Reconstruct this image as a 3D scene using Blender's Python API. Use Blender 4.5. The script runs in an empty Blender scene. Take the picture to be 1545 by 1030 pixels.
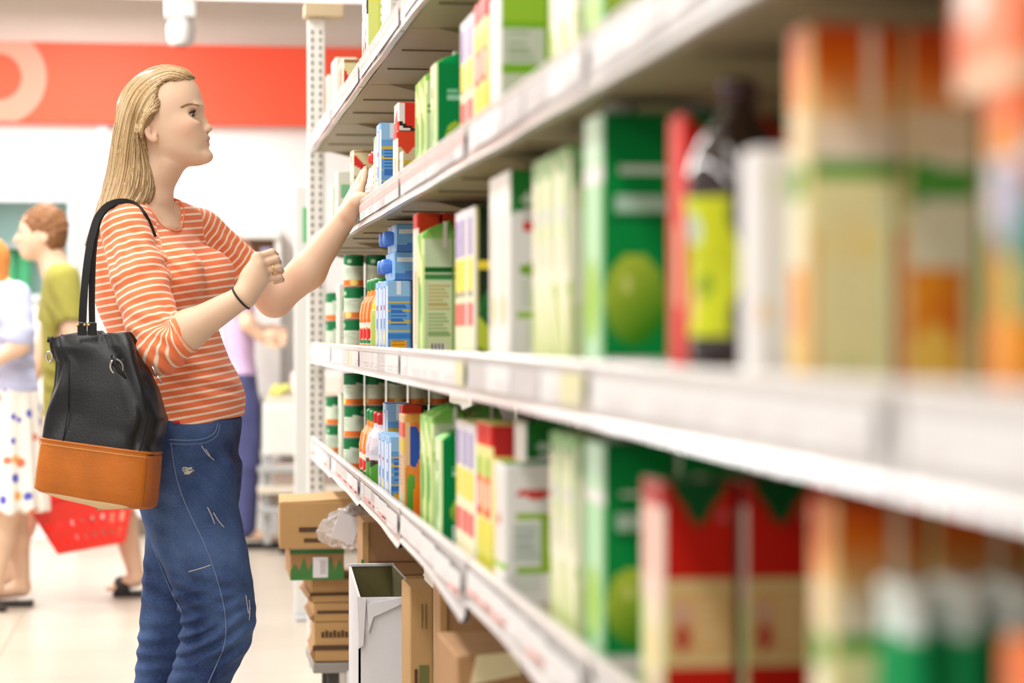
import bpy, bmesh, math, random
import numpy as np
from mathutils import Vector, Matrix, Euler

random.seed(7)
RNG = np.random.RandomState(11)
scene = bpy.context.scene
COL = scene.collection

# ----------------------------------------------------------------- camera
F = 3400.0            # focal length in pixels of the 1545 px wide frame
CX, HY = 772.5, 503.0  # principal column, horizon row
CAMZ = 1.08
TH = math.atan((CX - 272.0) / F)   # the aisle's vanishing point sits at column 272
ST, CT = math.sin(TH), math.cos(TH)

cam_d = bpy.data.cameras.new('camera')
cam_d.sensor_width = 36.0
cam_d.sensor_fit = 'HORIZONTAL'
cam_d.lens = F * 36.0 / 1545.0
cam_d.shift_y = (HY - 515.0) / 1545.0
cam_d.clip_end = 200
cam_d.dof.use_dof = True
cam_d.dof.focus_distance = 5.12
cam_d.dof.aperture_fstop = (cam_d.lens / 1000.0) / 0.031
cam = bpy.data.objects.new('camera', cam_d)
COL.objects.link(cam)
cam.location = (0, 0, CAMZ)
cam.rotation_euler = (math.pi / 2, 0, -TH)
scene.camera = cam


def W(px, py, Y):
    """world point on the plane y=Y seen at photo position (px, py)"""
    u = (px - CX) / F
    dx, dy = ST + u * CT, CT - u * ST
    t = Y / dy
    return np.array([t * dx, Y, CAMZ + (HY - py) / F * t])


def WX(px, py, X):
    """world point on the plane x=X"""
    u = (px - CX) / F
    dx, dy = ST + u * CT, CT - u * ST
    t = X / dx
    return np.array([X, t * dy, CAMZ + (HY - py) / F * t])


def S(Y):
    return F / Y


# ----------------------------------------------------------------- tagging
def empty(name, loc=(0, 0, 0), rz=0.0):
    o = bpy.data.objects.new(name, None)
    o.empty_display_size = 0.05
    COL.objects.link(o)
    o.location = loc
    o.rotation_euler = (0, 0, rz)
    return o


def tag(o, label=None, cat=None, group=None, kind=None):
    if label: o['label'] = label
    if cat: o['category'] = cat
    if group: o['group'] = group
    if kind: o['kind'] = kind
    return o


def thing(name, label, cat, loc=(0, 0, 0), rz=0.0, group=None):
    return tag(empty(name, loc, rz), label, cat, group)


def link(name, mesh, mats=None, parent=None, loc=(0, 0, 0)):
    o = bpy.data.objects.new(name, mesh)
    COL.objects.link(o)
    o.location = loc
    if mats is not None and len(mesh.materials) == 0:
        for m in (mats if isinstance(mats, (list, tuple)) else [mats]):
            mesh.materials.append(m)
    if parent is not None:
        o.parent = parent
    return o


# ----------------------------------------------------------------- materials
def srgb(r, g, b):
    def c(v):
        v /= 255.0
        return v / 12.92 if v <= 0.04045 else ((v + 0.055) / 1.055) ** 2.4
    return (c(r), c(g), c(b), 1.0)


def mat(name, col, rough=0.5, metal=0.0, spec=0.5, noise=0.0, nscale=20.0, bump=0.0, bscale=60.0, **kw):
    m = bpy.data.materials.new(name)
    m.use_nodes = True
    nt = m.node_tree
    b = nt.nodes['Principled BSDF']
    b.inputs['Base Color'].default_value = col
    b.inputs['Roughness'].default_value = rough
    b.inputs['Metallic'].default_value = metal
    b.inputs['Specular IOR Level'].default_value = spec
    for k, v in kw.items():
        b.inputs[k.replace('_', ' ')].default_value = v
    if noise or bump:
        tc = nt.nodes.new('ShaderNodeTexCoord')
    if noise:
        n = nt.nodes.new('ShaderNodeTexNoise')
        n.inputs['Scale'].default_value = nscale
        n.inputs['Detail'].default_value = 5
        nt.links.new(tc.outputs['Object'], n.inputs['Vector'])
        r = nt.nodes.new('ShaderNodeMapRange')
        r.inputs['From Min'].default_value = 0.3
        r.inputs['From Max'].default_value = 0.7
        r.inputs['To Min'].default_value = 1 - noise
        r.inputs['To Max'].default_value = 1 + noise
        nt.links.new(n.outputs['Fac'], r.inputs['Value'])
        h = nt.nodes.new('ShaderNodeHueSaturation')
        h.inputs['Color'].default_value = col
        nt.links.new(r.outputs['Result'], h.inputs['Value'])
        nt.links.new(h.outputs['Color'], b.inputs['Base Color'])
    if bump:
        n2 = nt.nodes.new('ShaderNodeTexNoise')
        n2.inputs['Scale'].default_value = bscale
        n2.inputs['Detail'].default_value = 4
        nt.links.new(tc.outputs['Object'], n2.inputs['Vector'])
        bp = nt.nodes.new('ShaderNodeBump')
        bp.inputs['Strength'].default_value = bump
        bp.inputs['Distance'].default_value = 0.01
        nt.links.new(n2.outputs['Fac'], bp.inputs['Height'])
        nt.links.new(bp.outputs['Normal'], b.inputs['Normal'])
    return m


def mat_attr(name, attr='paint', rough=0.5, spec=0.5, bump=0.0, bscale=80.0, **kw):
    """surface whose printed / dyed colour is stored on the mesh"""
    m = mat(name, (1, 1, 1, 1), rough, 0, spec, bump=bump, bscale=bscale, **kw)
    nt = m.node_tree
    a = nt.nodes.new('ShaderNodeAttribute')
    a.attribute_name = attr
    nt.links.new(a.outputs['Color'], nt.nodes['Principled BSDF'].inputs['Base Color'])
    return m


# ----------------------------------------------------------------- mesh helpers
def mesh_np(name, verts, quads, smooth=True, tris=None):
    me = bpy.data.meshes.new(name)
    verts = np.asarray(verts, dtype=np.float32)
    quads = np.asarray(quads, dtype=np.int32)
    me.vertices.add(len(verts))
    me.vertices.foreach_set('co', verts.ravel())
    nq, k = quads.shape
    me.loops.add(nq * k)
    me.loops.foreach_set('vertex_index', quads.ravel())
    me.polygons.add(nq)
    me.polygons.foreach_set('loop_start', np.arange(0, nq * k, k, dtype=np.int32))
    me.polygons.foreach_set('loop_total', np.full(nq, k, dtype=np.int32))
    me.polygons.foreach_set('use_smooth', np.full(nq, smooth, dtype=bool))
    me.update(calc_edges=True)
    me.validate()
    return me


def set_color(me, cols, name='paint'):
    a = me.color_attributes.new(name, 'FLOAT_COLOR', 'POINT')
    c = np.ones((len(me.vertices), 4), dtype=np.float32)
    c[:, :3] = cols
    a.data.foreach_set('color', c.ravel())


def set_float(me, vals, name):
    a = me.attributes.new(name, 'FLOAT', 'POINT')
    a.data.foreach_set('value', np.asarray(vals, dtype=np.float32))


class MB:
    """collects simple shapes into ONE mesh"""
    def __init__(self):
        self.bm = bmesh.new()

    def box(self, lo, hi, mi=0, bevel=0.0, rot=None, seg=2):
        lo, hi = Vector(lo), Vector(hi)
        c, s = (lo + hi) / 2, hi - lo
        M = Matrix.Translation(c)
        if rot is not None:
            M = M @ Euler(rot).to_matrix().to_4x4()
        M = M @ Matrix.Diagonal((s.x, s.y, s.z, 1))
        r = bmesh.ops.create_cube(self.bm, size=1.0, matrix=M)
        vs = r['verts']
        if bevel > 0:
            es = list({e for v in vs for e in v.link_edges})
            br = bmesh.ops.bevel(self.bm, geom=es, offset=bevel, segments=seg, affect='EDGES', profile=0.5)
            fs = {f for f in br['faces']} | {f for v in br['verts'] for f in v.link_faces}
        else:
            fs = {f for v in vs for f in v.link_faces}
        for f in fs:
            f.material_index = mi
        return self

    def tube(self, pts, r, seg=8, mi=0, closed=False, cap=True, flat=1.0, up=None):
        pts = [Vector(p) for p in pts]
        n = len(pts)
        rs = r if hasattr(r, '__len__') else [r] * n
        rings = []
        prev = None
        for i, p in enumerate(pts):
            if closed:
                t = (pts[(i + 1) % n] - pts[i - 1]).normalized()
            else:
                t = (pts[min(i + 1, n - 1)] - pts[max(i - 1, 0)]).normalized()
            if up is not None:
                a = Vector(up)
            elif prev is not None:
                a = prev
            else:
                a = Vector((0, 0, 1)) if abs(t.z) < 0.9 else Vector((1, 0, 0))
            a = (a - t * a.dot(t)).normalized()
            b = t.cross(a)
            prev = a
            rings.append([self.bm.verts.new(p + (a * math.cos(k * 2 * math.pi / seg) + b * math.sin(k * 2 * math.pi / seg) * flat) * rs[i]) for k in range(seg)])
        m = n if closed else n - 1
        for i in range(m):
            A, B = rings[i], rings[(i + 1) % n]
            for k in range(seg):
                f = self.bm.faces.new((A[k], A[(k + 1) % seg], B[(k + 1) % seg], B[k]))
                f.smooth = True
                f.material_index = mi
        if cap and not closed:
            for R in (rings[0][::-1], rings[-1]):
                f = self.bm.faces.new(R)
                f.material_index = mi
        return self

    def lathe(self, prof, c=(0, 0, 0), seg=24, mi=0):
        """prof: (radius, z) pairs from the bottom up"""
        c = Vector(c)
        rings = []
        for r, z in prof:
            if r < 1e-5:
                rings.append([self.bm.verts.new(c + Vector((0, 0, z)))])
            else:
                rings.append([self.bm.verts.new(c + Vector((r * math.cos(k * 2 * math.pi / seg), r * math.sin(k * 2 * math.pi / seg), z))) for k in range(seg)])
        for A, B in zip(rings, rings[1:]):
            for k in range(seg):
                k2 = (k + 1) % seg
                if len(A) == 1 and len(B) == 1:
                    continue
                if len(A) == 1:
                    f = self.bm.faces.new((A[0], B[k2], B[k]))
                elif len(B) == 1:
                    f = self.bm.faces.new((A[k], A[k2], B[0]))
                else:
                    f = self.bm.faces.new((A[k], A[k2], B[k2], B[k]))
                f.smooth = True
                f.material_index = mi
        return self

    def prism(self, poly, axis, a, b, mi=0):
        """extrude a 2-D outline along an axis ('x','y','z') from a to b"""
        def v(p, t):
            return {'x': (t, p[0], p[1]), 'y': (p[0], t, p[1]), 'z': (p[0], p[1], t)}[axis]
        A = [self.bm.verts.new(v(p, a)) for p in poly]
        B = [self.bm.verts.new(v(p, b)) for p in poly]
        n = len(poly)
        fs = [self.bm.faces.new(A[::-1]), self.bm.faces.new(B)]
        for i in range(n):
            fs.append(self.bm.faces.new((A[i], A[(i + 1) % n], B[(i + 1) % n], B[i])))
        for f in fs:
            f.material_index = mi
        return self

    def mesh(self, name, smooth_angle=None):
        bmesh.ops.recalc_face_normals(self.bm, faces=self.bm.faces[:])
        me = bpy.data.meshes.new(name)
        self.bm.to_mesh(me)
        self.bm.free()
        return me

    def build(self, name, mats, parent=None, loc=(0, 0, 0)):
        return link(name, self.mesh(name), mats, parent, loc)


def smooth_path(pts, n):
    """Catmull-Rom resampling of a polyline"""
    P = np.asarray(pts, float)
    d = np.r_[0, np.cumsum(np.linalg.norm(np.diff(P, axis=0), axis=1))]
    T = np.linspace(0, d[-1], n)
    out = np.empty((n, P.shape[1]))
    M = np.gradient(P, d, axis=0) if len(P) > 2 else np.repeat((P[1:] - P[:1]) / max(d[-1], 1e-9), 2, axis=0)
    for j, t in enumerate(T):
        i = min(max(np.searchsorted(d, t) - 1, 0), len(P) - 2)
        h = d[i + 1] - d[i]
        s = (t - d[i]) / h
        out[j] = ((2 * s**3 - 3 * s**2 + 1) * P[i] + (s**3 - 2 * s**2 + s) * h * M[i]
                  + (-2 * s**3 + 3 * s**2) * P[i + 1] + (s**3 - s**2) * h * M[i + 1])
    return out


# ----------------------------------------------------------------- signed distance modelling
def smin(a, b, k):
    if k <= 0:
        return np.minimum(a, b)
    h = np.maximum(k - np.abs(a - b), 0) / k
    return np.minimum(a, b) - h * h * k * 0.25


def smax(a, b, k):
    return -smin(-a, -b, k)


def v3(a):
    return np.asarray(a, float)


def p_cone(a, b, ra, rb):
    a, b = v3(a), v3(b)
    ab = b - a
    L2 = ab.dot(ab)
    r = max(ra, rb)

    def f(P):
        t = np.clip(((P - a) @ ab) / L2, 0, 1)
        q = P - a - t[:, None] * ab
        return np.sqrt((q * q).sum(1)) - (ra + (rb - ra) * t)
    return f, np.minimum(a, b) - r, np.maximum(a, b) + r


def p_ell(c, r, R=None):
    c, r = v3(c), v3(r)
    m = r.max()

    def f(P):
        q = P - c
        if R is not None:
            q = q @ R          # columns of R are the local axes
        k0 = np.sqrt(((q / r) ** 2).sum(1))
        k1 = np.sqrt(((q / (r * r)) ** 2).sum(1)) + 1e-9
        return k0 * (k0 - 1) / k1
    return f, c - m, c + m


def pchip(x, y, xs):
    """monotone cubic interpolation"""
    x, y = v3(x), v3(y)
    h = np.diff(x)
    d = np.diff(y) / h
    m = np.zeros_like(y)
    for i in range(1, len(x) - 1):
        if d[i - 1] * d[i] > 0:
            w1, w2 = 2 * h[i] + h[i - 1], h[i] + 2 * h[i - 1]
            m[i] = (w1 + w2) / (w1 / d[i - 1] + w2 / d[i])
    m[0], m[-1] = d[0], d[-1]
    i = np.clip(np.searchsorted(x, xs) - 1, 0, len(x) - 2)
    s = (xs - x[i]) / h[i]
    return ((2 * s**3 - 3 * s**2 + 1) * y[i] + (s**3 - 2 * s**2 + s) * h[i] * m[i]
            + (-2 * s**3 + 3 * s**2) * y[i + 1] + (s**3 - s**2) * h[i] * m[i + 1])


def p_loft(rows, n=2.0, cap=0.015, grow=0.0):
    """rows: (z, cx, cy, a_front, a_back, b, yaw) - stacked oval sections; front is +x before the yaw"""
    R = np.array(sorted(rows), float)
    zs = np.linspace(R[0, 0], R[-1, 0], 400)
    T = np.stack([pchip(R[:, 0], R[:, i], zs) for i in range(1, 7)], 1)
    T[:, 2:5] = np.maximum(T[:, 2:5] + grow, 1e-3)
    z0, z1 = zs[0], zs[-1]
    ext = T[:, 2:5].max()
    lo = np.array([T[:, 0].min() - ext, T[:, 1].min() - ext, z0])
    hi = np.array([T[:, 0].max() + ext, T[:, 1].max() + ext, z1])

    def f(P):
        z = P[:, 2]
        cx, cy, af, ab, b, yw = (np.interp(z, zs, T[:, i]) for i in range(6))
        dx, dy = P[:, 0] - cx, P[:, 1] - cy
        c, s = np.cos(yw), np.sin(yw)
        u, v = dx * c + dy * s, -dx * s + dy * c
        a = np.where(u > 0, af, ab)
        q = ((np.abs(u) / a) ** n + (np.abs(v) / b) ** n) ** (1.0 / n)
        d = (q - 1) * np.minimum(np.minimum(af, ab), b)
        return smax(smax(d, z - z1, cap), z0 - z, cap)
    return f, lo, hi


class Field:
    def __init__(self):
        self.items = []
        self.disp = None

    def add(self, prim, k=0.0, op='u'):
        f, lo, hi = prim
        self.items.append((f, lo - k - 0.012, hi + k + 0.012, k, op))
        return self

    def __call__(self, P, lo=None, hi=None):
        if lo is None:
            lo, hi = P.min(0), P.max(0)
        d = np.full(len(P), 0.5)
        for f, a, b, k, op in self.items:
            if (a > hi).any() or (b < lo).any():
                continue
            v = f(P)
            if op == 'u':
                d = smin(d, v, k)
            elif op == 's':
                d = smax(d, -v, k)
            else:
                d = smax(d, v, k)
        if self.disp is not None:
            d = d + self.disp(P)
        return d

    def bounds(self):
        bs = [(a, b) for f, a, b, k, op in self.items if op == 'u']
        return np.min([a for a, b in bs], 0), np.max([b for a, b in bs], 0)


def surface_net(field, h, n=22):
    """mesh the zero set, block by block, into one welded quad mesh"""
    lo, hi = field.bounds()
    org = lo - 2 * h
    N = np.ceil((hi - org) / h).astype(int) + 3
    NB = np.ceil(N / n).astype(int)
    act = np.zeros(NB, bool)
    for f, a, b, k, op in field.items:
        if op != 'u':
            continue
        i0 = np.clip(((a - org) / (h * n)).astype(int), 0, NB - 1)
        i1 = np.clip(((b - org) / (h * n)).astype(int), 0, NB - 1)
        act[i0[0]:i1[0] + 1, i0[1]:i1[1] + 1, i0[2]:i1[2] + 1] = True
    m = n + 2                                    # corners -1..n
    g = np.arange(-1, n + 1)
    GX, GY, GZ = np.meshgrid(g, g, g, indexing='ij')
    G = np.stack([GX, GY, GZ], -1).reshape(-1, 3)
    big = (N + 4).astype(np.int64)
    cid = lambda I: ((I[..., 0] + 2) * big[1] + (I[..., 1] + 2)) * big[2] + (I[..., 2] + 2)
    corners = [(i, j, k) for i in (0, 1) for j in (0, 1) for k in (0, 1)]
    edges = [(a, b) for ia, a in enumerate(corners) for b in corners[ia + 1:] if sum(abs(p - q) for p, q in zip(a, b)) == 1]
    ids, pos, faces = [], [], []
    for bi in np.argwhere(act):
        base = bi * n
        P = org + (G + base) * h
        V = field(P, P[0], P[-1]).reshape(m, m, m)
        if V.min() > 0 or V.max() < 0:
            continue
        c = [V[i:m - 1 + i, j:m - 1 + j, k:m - 1 + k] for i, j, k in corners]
        neg = sum((x < 0).astype(np.int8) for x in c)
        A = np.argwhere((neg > 0) & (neg < 8))
        if len(A) == 0:
            continue
        vals = {cr: V[A[:, 0] + cr[0], A[:, 1] + cr[1], A[:, 2] + cr[2]] for cr in corners}
        acc = np.zeros((len(A), 3))
        cnt = np.zeros(len(A))
        for a, b in edges:
            va, vb = vals[a], vals[b]
            x = (va < 0) != (vb < 0)
            t = np.where(x, va / np.where(x, va - vb, 1), 0)
            p = v3(a)[None] + t[:, None] * (v3(b) - v3(a))[None]
            acc += p * x[:, None]
            cnt += x
        acc /= cnt[:, None]
        gi = A - 1 + base
        ids.append(cid(gi))
        pos.append(org + (gi + acc) * h)
        # faces: edges that start at corners 0..n-1 of this block
        for ax in range(3):
            sl0 = [slice(1, m - 1)] * 3
            sl1 = [slice(1, m - 1)] * 3
            sl1[ax] = slice(2, m)
            v0, v1 = V[tuple(sl0)], V[tuple(sl1)]
            x = np.argwhere((v0 < 0) != (v1 < 0))
            if len(x) == 0:
                continue
            flip = v0[tuple(x.T)] < 0
            I = x + base
            u, w = (ax + 1) % 3, (ax + 2) % 3
            du, dw = np.eye(3, dtype=int)[u], np.eye(3, dtype=int)[w]
            q = np.stack([cid(I - du - dw), cid(I - dw), cid(I), cid(I - du)], 1)
            q[~flip] = q[~flip][:, ::-1]
            faces.append(q)
    ids = np.concatenate(ids)
    pos = np.concatenate(pos)
    faces = np.concatenate(faces)
    uid, first = np.unique(ids, return_index=True)
    verts = pos[first]
    idx = np.searchsorted(uid, faces)
    ok = (uid[np.clip(idx, 0, len(uid) - 1)] == faces).all(1)
    idx = idx[ok]
    # light fairing
    E = np.concatenate([idx[:, [0, 1]], idx[:, [1, 2]], idx[:, [2, 3]], idx[:, [3, 0]]])
    for _ in range(2):
        s = np.zeros_like(verts)
        c = np.zeros(len(verts))
        for col in range(3):
            s[:, col] = np.bincount(E[:, 0], verts[E[:, 1], col], len(verts)) + np.bincount(E[:, 1], verts[E[:, 0], col], len(verts))
        c = np.bincount(E[:, 0], minlength=len(verts)) + np.bincount(E[:, 1], minlength=len(verts))
        verts = 0.5 * verts + 0.5 * s / np.maximum(c, 1)[:, None]
    return verts, idx


def march_y(field, X, Z, y0, y1, n=120, level=0.0):
    """first y (from the viewer's side) where the field drops below level, else nan"""
    ys = np.linspace(y0, y1, n)
    P = np.stack([np.full(n, X), ys, np.full(n, Z)], 1)
    d = field(P) - level
    i = np.argmax(d < 0)
    if d[i] >= 0:
        return None
    if i == 0:
        return ys[0]
    t = d[i - 1] / (d[i - 1] - d[i])
    return ys[i - 1] + t * (ys[i] - ys[i - 1])


def drape(field, pix, Y, n=24, lift=0.0008, dy=0.28):
    """3-D polyline lying on the viewer's side of a surface, traced from photo points"""
    out = []
    for px, py in smooth_path(pix, n):
        p = W(px, py, Y)
        for _ in range(2):
            y = march_y(field, p[0], p[2], Y - dy, Y + dy)
            if y is None:
                break
            p = W(px, py, y)
        if y is None:
            continue
        p = W(px, py, y - lift)
        out.append(p)
    return out
# ================================================================= the shopper
YB = 5.20
D2R = math.pi / 180


def rowpx(py, fr, bk, b, Y=YB, yaw=0.0):
    """oval section from its front / back silhouette columns in the photo"""
    pf, pb = W(fr, py, Y), W(bk, py, Y)
    ext = (pf[0] - pb[0]) / 2
    s, c = math.sin(yaw * D2R), math.cos(yaw * D2R)
    a = math.sqrt(max(ext**2 - (b * s)**2, (0.45 * ext)**2)) / c
    return (pf[2], (pf[0] + pb[0]) / 2, Y, a, a, b, -yaw * D2R)


def folds(specs):
    sp = [(v3(c), v3(n) / np.linalg.norm(n), 2 * math.pi / lam, r, amp, ph) for c, n, lam, r, amp, ph in specs]

    def f(P):
        out = np.zeros(len(P))
        for c, n, w, r, amp, ph in sp:
            q = P - c
            d2 = (q * q).sum(1)
            m = d2 < (2.2 * r) ** 2
            if not m.any():
                continue
            qm = q[m]
            t = qm @ n
            wob = 0.35 * np.sin(31 * qm[:, 0] + 47 * qm[:, 2] + ph)
            sw = np.sin(w * t + ph + wob)
            out[m] += amp * (np.sign(sw) * np.abs(sw) ** 1.5) * np.exp(-d2[m] / (r * r))
        return out
    return f


# ---- joints (photo column, photo row, distance)
SR, ER, WR = W(188, 341, 5.05), W(240, 524, 4.96), W(366, 448, 4.90)
SL, EL, WL = W(303, 348, 5.34), W(414, 451, 5.42), W(522, 329, 5.34)

torso_rows = [
    rowpx(316, 262, 180, .085, YB, 28), rowpx(330, 275, 166, .125, YB, 28), rowpx(350, 290, 152, .155, YB, 28),
    rowpx(385, 306, 145, .158, YB, 28), rowpx(420, 314, 144, .152, YB, 27), rowpx(460, 318, 150, .142, YB, 25),
    rowpx(500, 327, 166, .134, YB, 22), rowpx(540, 342, 186, .136, YB, 20), rowpx(575, 360, 198, .146, YB, 18),
    rowpx(600, 367, 204, .156, YB, 17), rowpx(640, 364, 207, .170, YB, 16), rowpx(690, 358, 203, .178, YB, 14),
    rowpx(735, 354, 205, .170, YB, 12), rowpx(760, 340, 225, .13, YB, 12)]


def tdir(yaw, u, v):
    """offset in the turned torso frame: u forward, v to her left"""
    c, s = math.cos(yaw * D2R), math.sin(yaw * D2R)
    return np.array([u * c + v * s, -u * s + v * c, 0])


CH = W(230, 420, YB)
br_r = CH + tdir(28, .092, -.072) + np.array([0, 0, .006])
br_l = CH + tdir(28, .092, .078) + np.array([0, 0, .006])

rleg_rows = [rowpx(690, 356, 208, .080, 5.115), rowpx(740, 357, 207, .090, 5.11), rowpx(771, 362, 212, .092, 5.11),
             rowpx(820, 372, 230, .088, 5.11), rowpx(860, 379, 249, .081, 5.11), rowpx(900, 384.5, 264, .075, 5.11),
             rowpx(934, 386.5, 273, .070, 5.11), rowpx(976, 376, 268, .066, 5.11), rowpx(1013, 356, 257, .062, 5.11),
             rowpx(1060, 332, 238, .058, 5.115), rowpx(1120, 300, 222, .050, 5.12), rowpx(1175, 282, 222, .042, 5.12), rowpx(1195, 280, 224, .042, 5.12)]
lleg_rows = [rowpx(690, 366, 215, .080, 5.285), rowpx(740, 363, 216, .086, 5.285), rowpx(771, 358, 217, .088, 5.285),
             rowpx(805, 348, 219, .086, 5.285), rowpx(850, 330, 216, .080, 5.285), rowpx(900, 310, 213, .073, 5.285),
             rowpx(940, 296, 210, .068, 5.285), rowpx(990, 286, 206, .062, 5.285), rowpx(1030, 280, 202, .06, 5.285),
             rowpx(1080, 270, 196, .056, 5.28), rowpx(1140, 252, 190, .046, 5.28), rowpx(1180, 245, 190, .042, 5.28), rowpx(1196, 245, 192, .042, 5.28)]


def toff(prim, off):
    f, lo, hi = prim
    return (lambda P: f(P) + off), lo, hi


# ---------------------------------------------------------------- head
HS = S(5.19)
HO = W(250, 180, 5.17)
HYAW = 9 * D2R
HROT = np.array([[math.cos(HYAW), math.sin(HYAW), 0], [-math.sin(HYAW), math.cos(HYAW), 0], [0, 0, 1]])  # columns: forward, left, up


def hl(px, py, v=0.0):
    return np.array([(px - 250) / HS, v, (180 - py) / HS])


def h2w(q):
    return HO + HROT @ v3(q)


def hrow(py, fr, bk, hw, mid):
    return ((180 - py) / HS, (mid - 250) / HS, 0.0, (fr - mid) / HS, (mid - bk) / HS, hw / HS, 0.0)


skull = p_loft([hrow(105.5, 262, 246, 8, 252), hrow(108, 274, 232, 19, 250), hrow(112, 283, 219, 28, 248), hrow(120, 291, 207, 37, 246), hrow(130, 297.5, 197, 43, 244),
                hrow(142, 302, 189, 47, 243), hrow(152, 304.5, 185, 49, 242), hrow(160, 305.5, 183, 49.5, 242), hrow(168, 304, 183, 49.5, 242),
                hrow(176, 302.5, 185, 49, 243), hrow(186, 303, 189, 48, 244), hrow(196, 306, 195, 47, 246), hrow(201, 309.5, 199, 46, 248), hrow(208, 311.5, 205, 44.5, 250),
                hrow(216, 311.5, 212, 42, 254), hrow(226, 312, 220, 38.5, 257), hrow(233, 314.5, 229, 34, 262), hrow(239, 314.5, 238, 28, 268),
                hrow(244, 310, 249, 21, 276), hrow(249.5, 300, 262, 10, 282)], n=2.15, cap=.006)
HF = Field()
HF.add(skull)
HF.add(p_ell(hl(285, 190, -.040), (.024, .016, .014)), .03)                         # cheekbone
HF.add(p_ell(hl(294, 206, -.022), (.016, .014, .020)), .02)                         # cheek by the mouth
HF.add(p_cone(hl(298, 163, -.034), hl(302, 161, -.010), .0042, .0035), .014)          # brow ridge
HF.add(p_ell(hl(299, 175.0, -.035), (.0095, .0150, .0080)), .016, 's')               # eye socket
HF.add(p_cone(hl(302.5, 166, 0), hl(306.0, 181, 0), .0048, .0056), .012)             # nose bridge
HF.add(p_cone(hl(306.0, 181, 0), hl(312.6, 192.3, 0), .0056, .0076), .008)
HF.add(p_ell(hl(313.6, 193.8, 0), (.0092, .0088, .0074)), .006)                     # nose tip
HF.add(p_ell(hl(309.2, 196.2, -.0115), (.0100, .0056, .0066)), .006)                  # nostril wing
HF.add(p_ell(hl(311.8, 200.0, -.0062), (.0052, .0030, .0030)), .002, 's')            # nostril
HF.add(p_ell(hl(308.8, 207.4, 0), (.0108, .021, .0052)), .009)                        # upper lip
HF.add(p_ell(hl(308.6, 217.0, 0), (.0104, .018, .0056)), .008)                      # lower lip
HF.add(p_cone(hl(318.0, 211.6, 0), hl(305.5, 216.0, -.024), .0012, .0008), .0030, 's')  # mouth line
HF.add(p_ell(hl(314.5, 202.5, 0), (.0030, .0030, .006)), .004, 's')                    # philtrum
HF.add(p_ell(hl(308.5, 235, 0), (.0160, .020, .0125)), .015)                        # chin
EYE = hl(286.3, 175.4, -.0345)
HF.add(p_ell(EYE, (.0136, .0136, .0136)), .004)                                     # lids
EDIR = np.array([.82, -.57, 0.00])
EDIR /= np.linalg.norm(EDIR)
_u = np.cross([0, 0, 1], EDIR)
_u /= np.linalg.norm(_u)
_w = np.cross(EDIR, _u)
_c, _s = math.cos(.34), math.sin(.34)                                               # outer corner a little lower
_u, _w = _u * _c + _w * _s, _w * _c - _u * _s
ER_ = np.stack([EDIR, _u, _w], 1)
EH = .0038
HF.add(p_ell(EYE + EDIR * .0125, (.0090, .0135, EH), ER_), .0015, 's')             # eye opening
HF.add(p_cone(EYE + (EDIR * .0118 + _u * .010 + _w * .0062), EYE + (EDIR * .0118 - _u * .010 + _w * .0062), .0008, .0008), .002, 's')   # lid fold
# ear
_t = 14 * D2R
_o = 24 * D2R
ex = np.array([math.cos(_o), math.sin(_o) * 1.0, 0])
ez = np.array([-math.sin(_t), 0, math.cos(_t)])
ey = np.cross(ez, ex); ey /= np.linalg.norm(ey)
ex = np.cross(ey, ez)
EARR = np.stack([ex, ey, ez], 1)
EARC = hl(235.5, 200.5, -.0755)
HF.add(p_ell(EARC, (.0150, .0065, .0270), EARR), .004)
HF.add(p_ell(EARC + EARR @ v3((.003, -.0080, .001)), (.0100, .0105, .0165), EARR), .003, 's')
HF.add(p_ell(EARC + EARR @ v3((-.001, -.0015, .003)), (.0028, .0040, .0110), EARR), .003)
HF.add(p_ell(EARC + EARR @ v3((.0050, -.0010, -.022)), (.0070, .0055, .0080), EARR), .004)


def head_prim(off=0.0):
    def f(P):
        q = (P - HO) @ HROT
        q[:, 1] = -np.abs(q[:, 1])
        return HF(q) + off
    return f, HO - np.array([.16, .13, .13]), HO + np.array([.14, .13, .13])


neck_rows = [rowpx(222, 285, 205, .052, 5.175, 15), rowpx(246, 283, 203, .054, 5.175, 15), rowpx(263, 274, 198, .055, 5.178, 18), rowpx(284, 263.5, 190, .056, 5.182, 20),
             rowpx(302, 262, 182, .062, 5.185, 24), rowpx(318, 263, 176, .078, 5.19, 28), rowpx(345, 275, 170, .10, 5.19, 28)]

# ---------------------------------------------------------------- body (skin)
B = Field()
B.add(toff(p_loft(torso_rows, 2.25, .02), .009))
B.add(toff(p_ell(br_r, (.066, .060, .062)), .006), .03)
B.add(toff(p_ell(br_l, (.066, .060, .062)), .006), .03)
B.add(p_loft(neck_rows, 2.0, .01), .03)
B.add(head_prim(), .012)
B.add(toff(p_loft(rleg_rows, 2.1, .02), .014), .03)
B.add(toff(p_loft(lleg_rows, 2.1, .02), .014), .03)
for Y, ank, toe in ((5.12, (251, 1185), (308, 1203)), (5.28, (216, 1188), (270, 1203))):
    B.add(p_cone(W(*ank, Y), W(*toe, Y), .036, .022), .03)
    B.add(p_ell(W(ank[0] - 6, 1200, Y), (.034, .032, .024)), .02)


def lerp(a, b, t):
    return a + (b - a) * t


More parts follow.
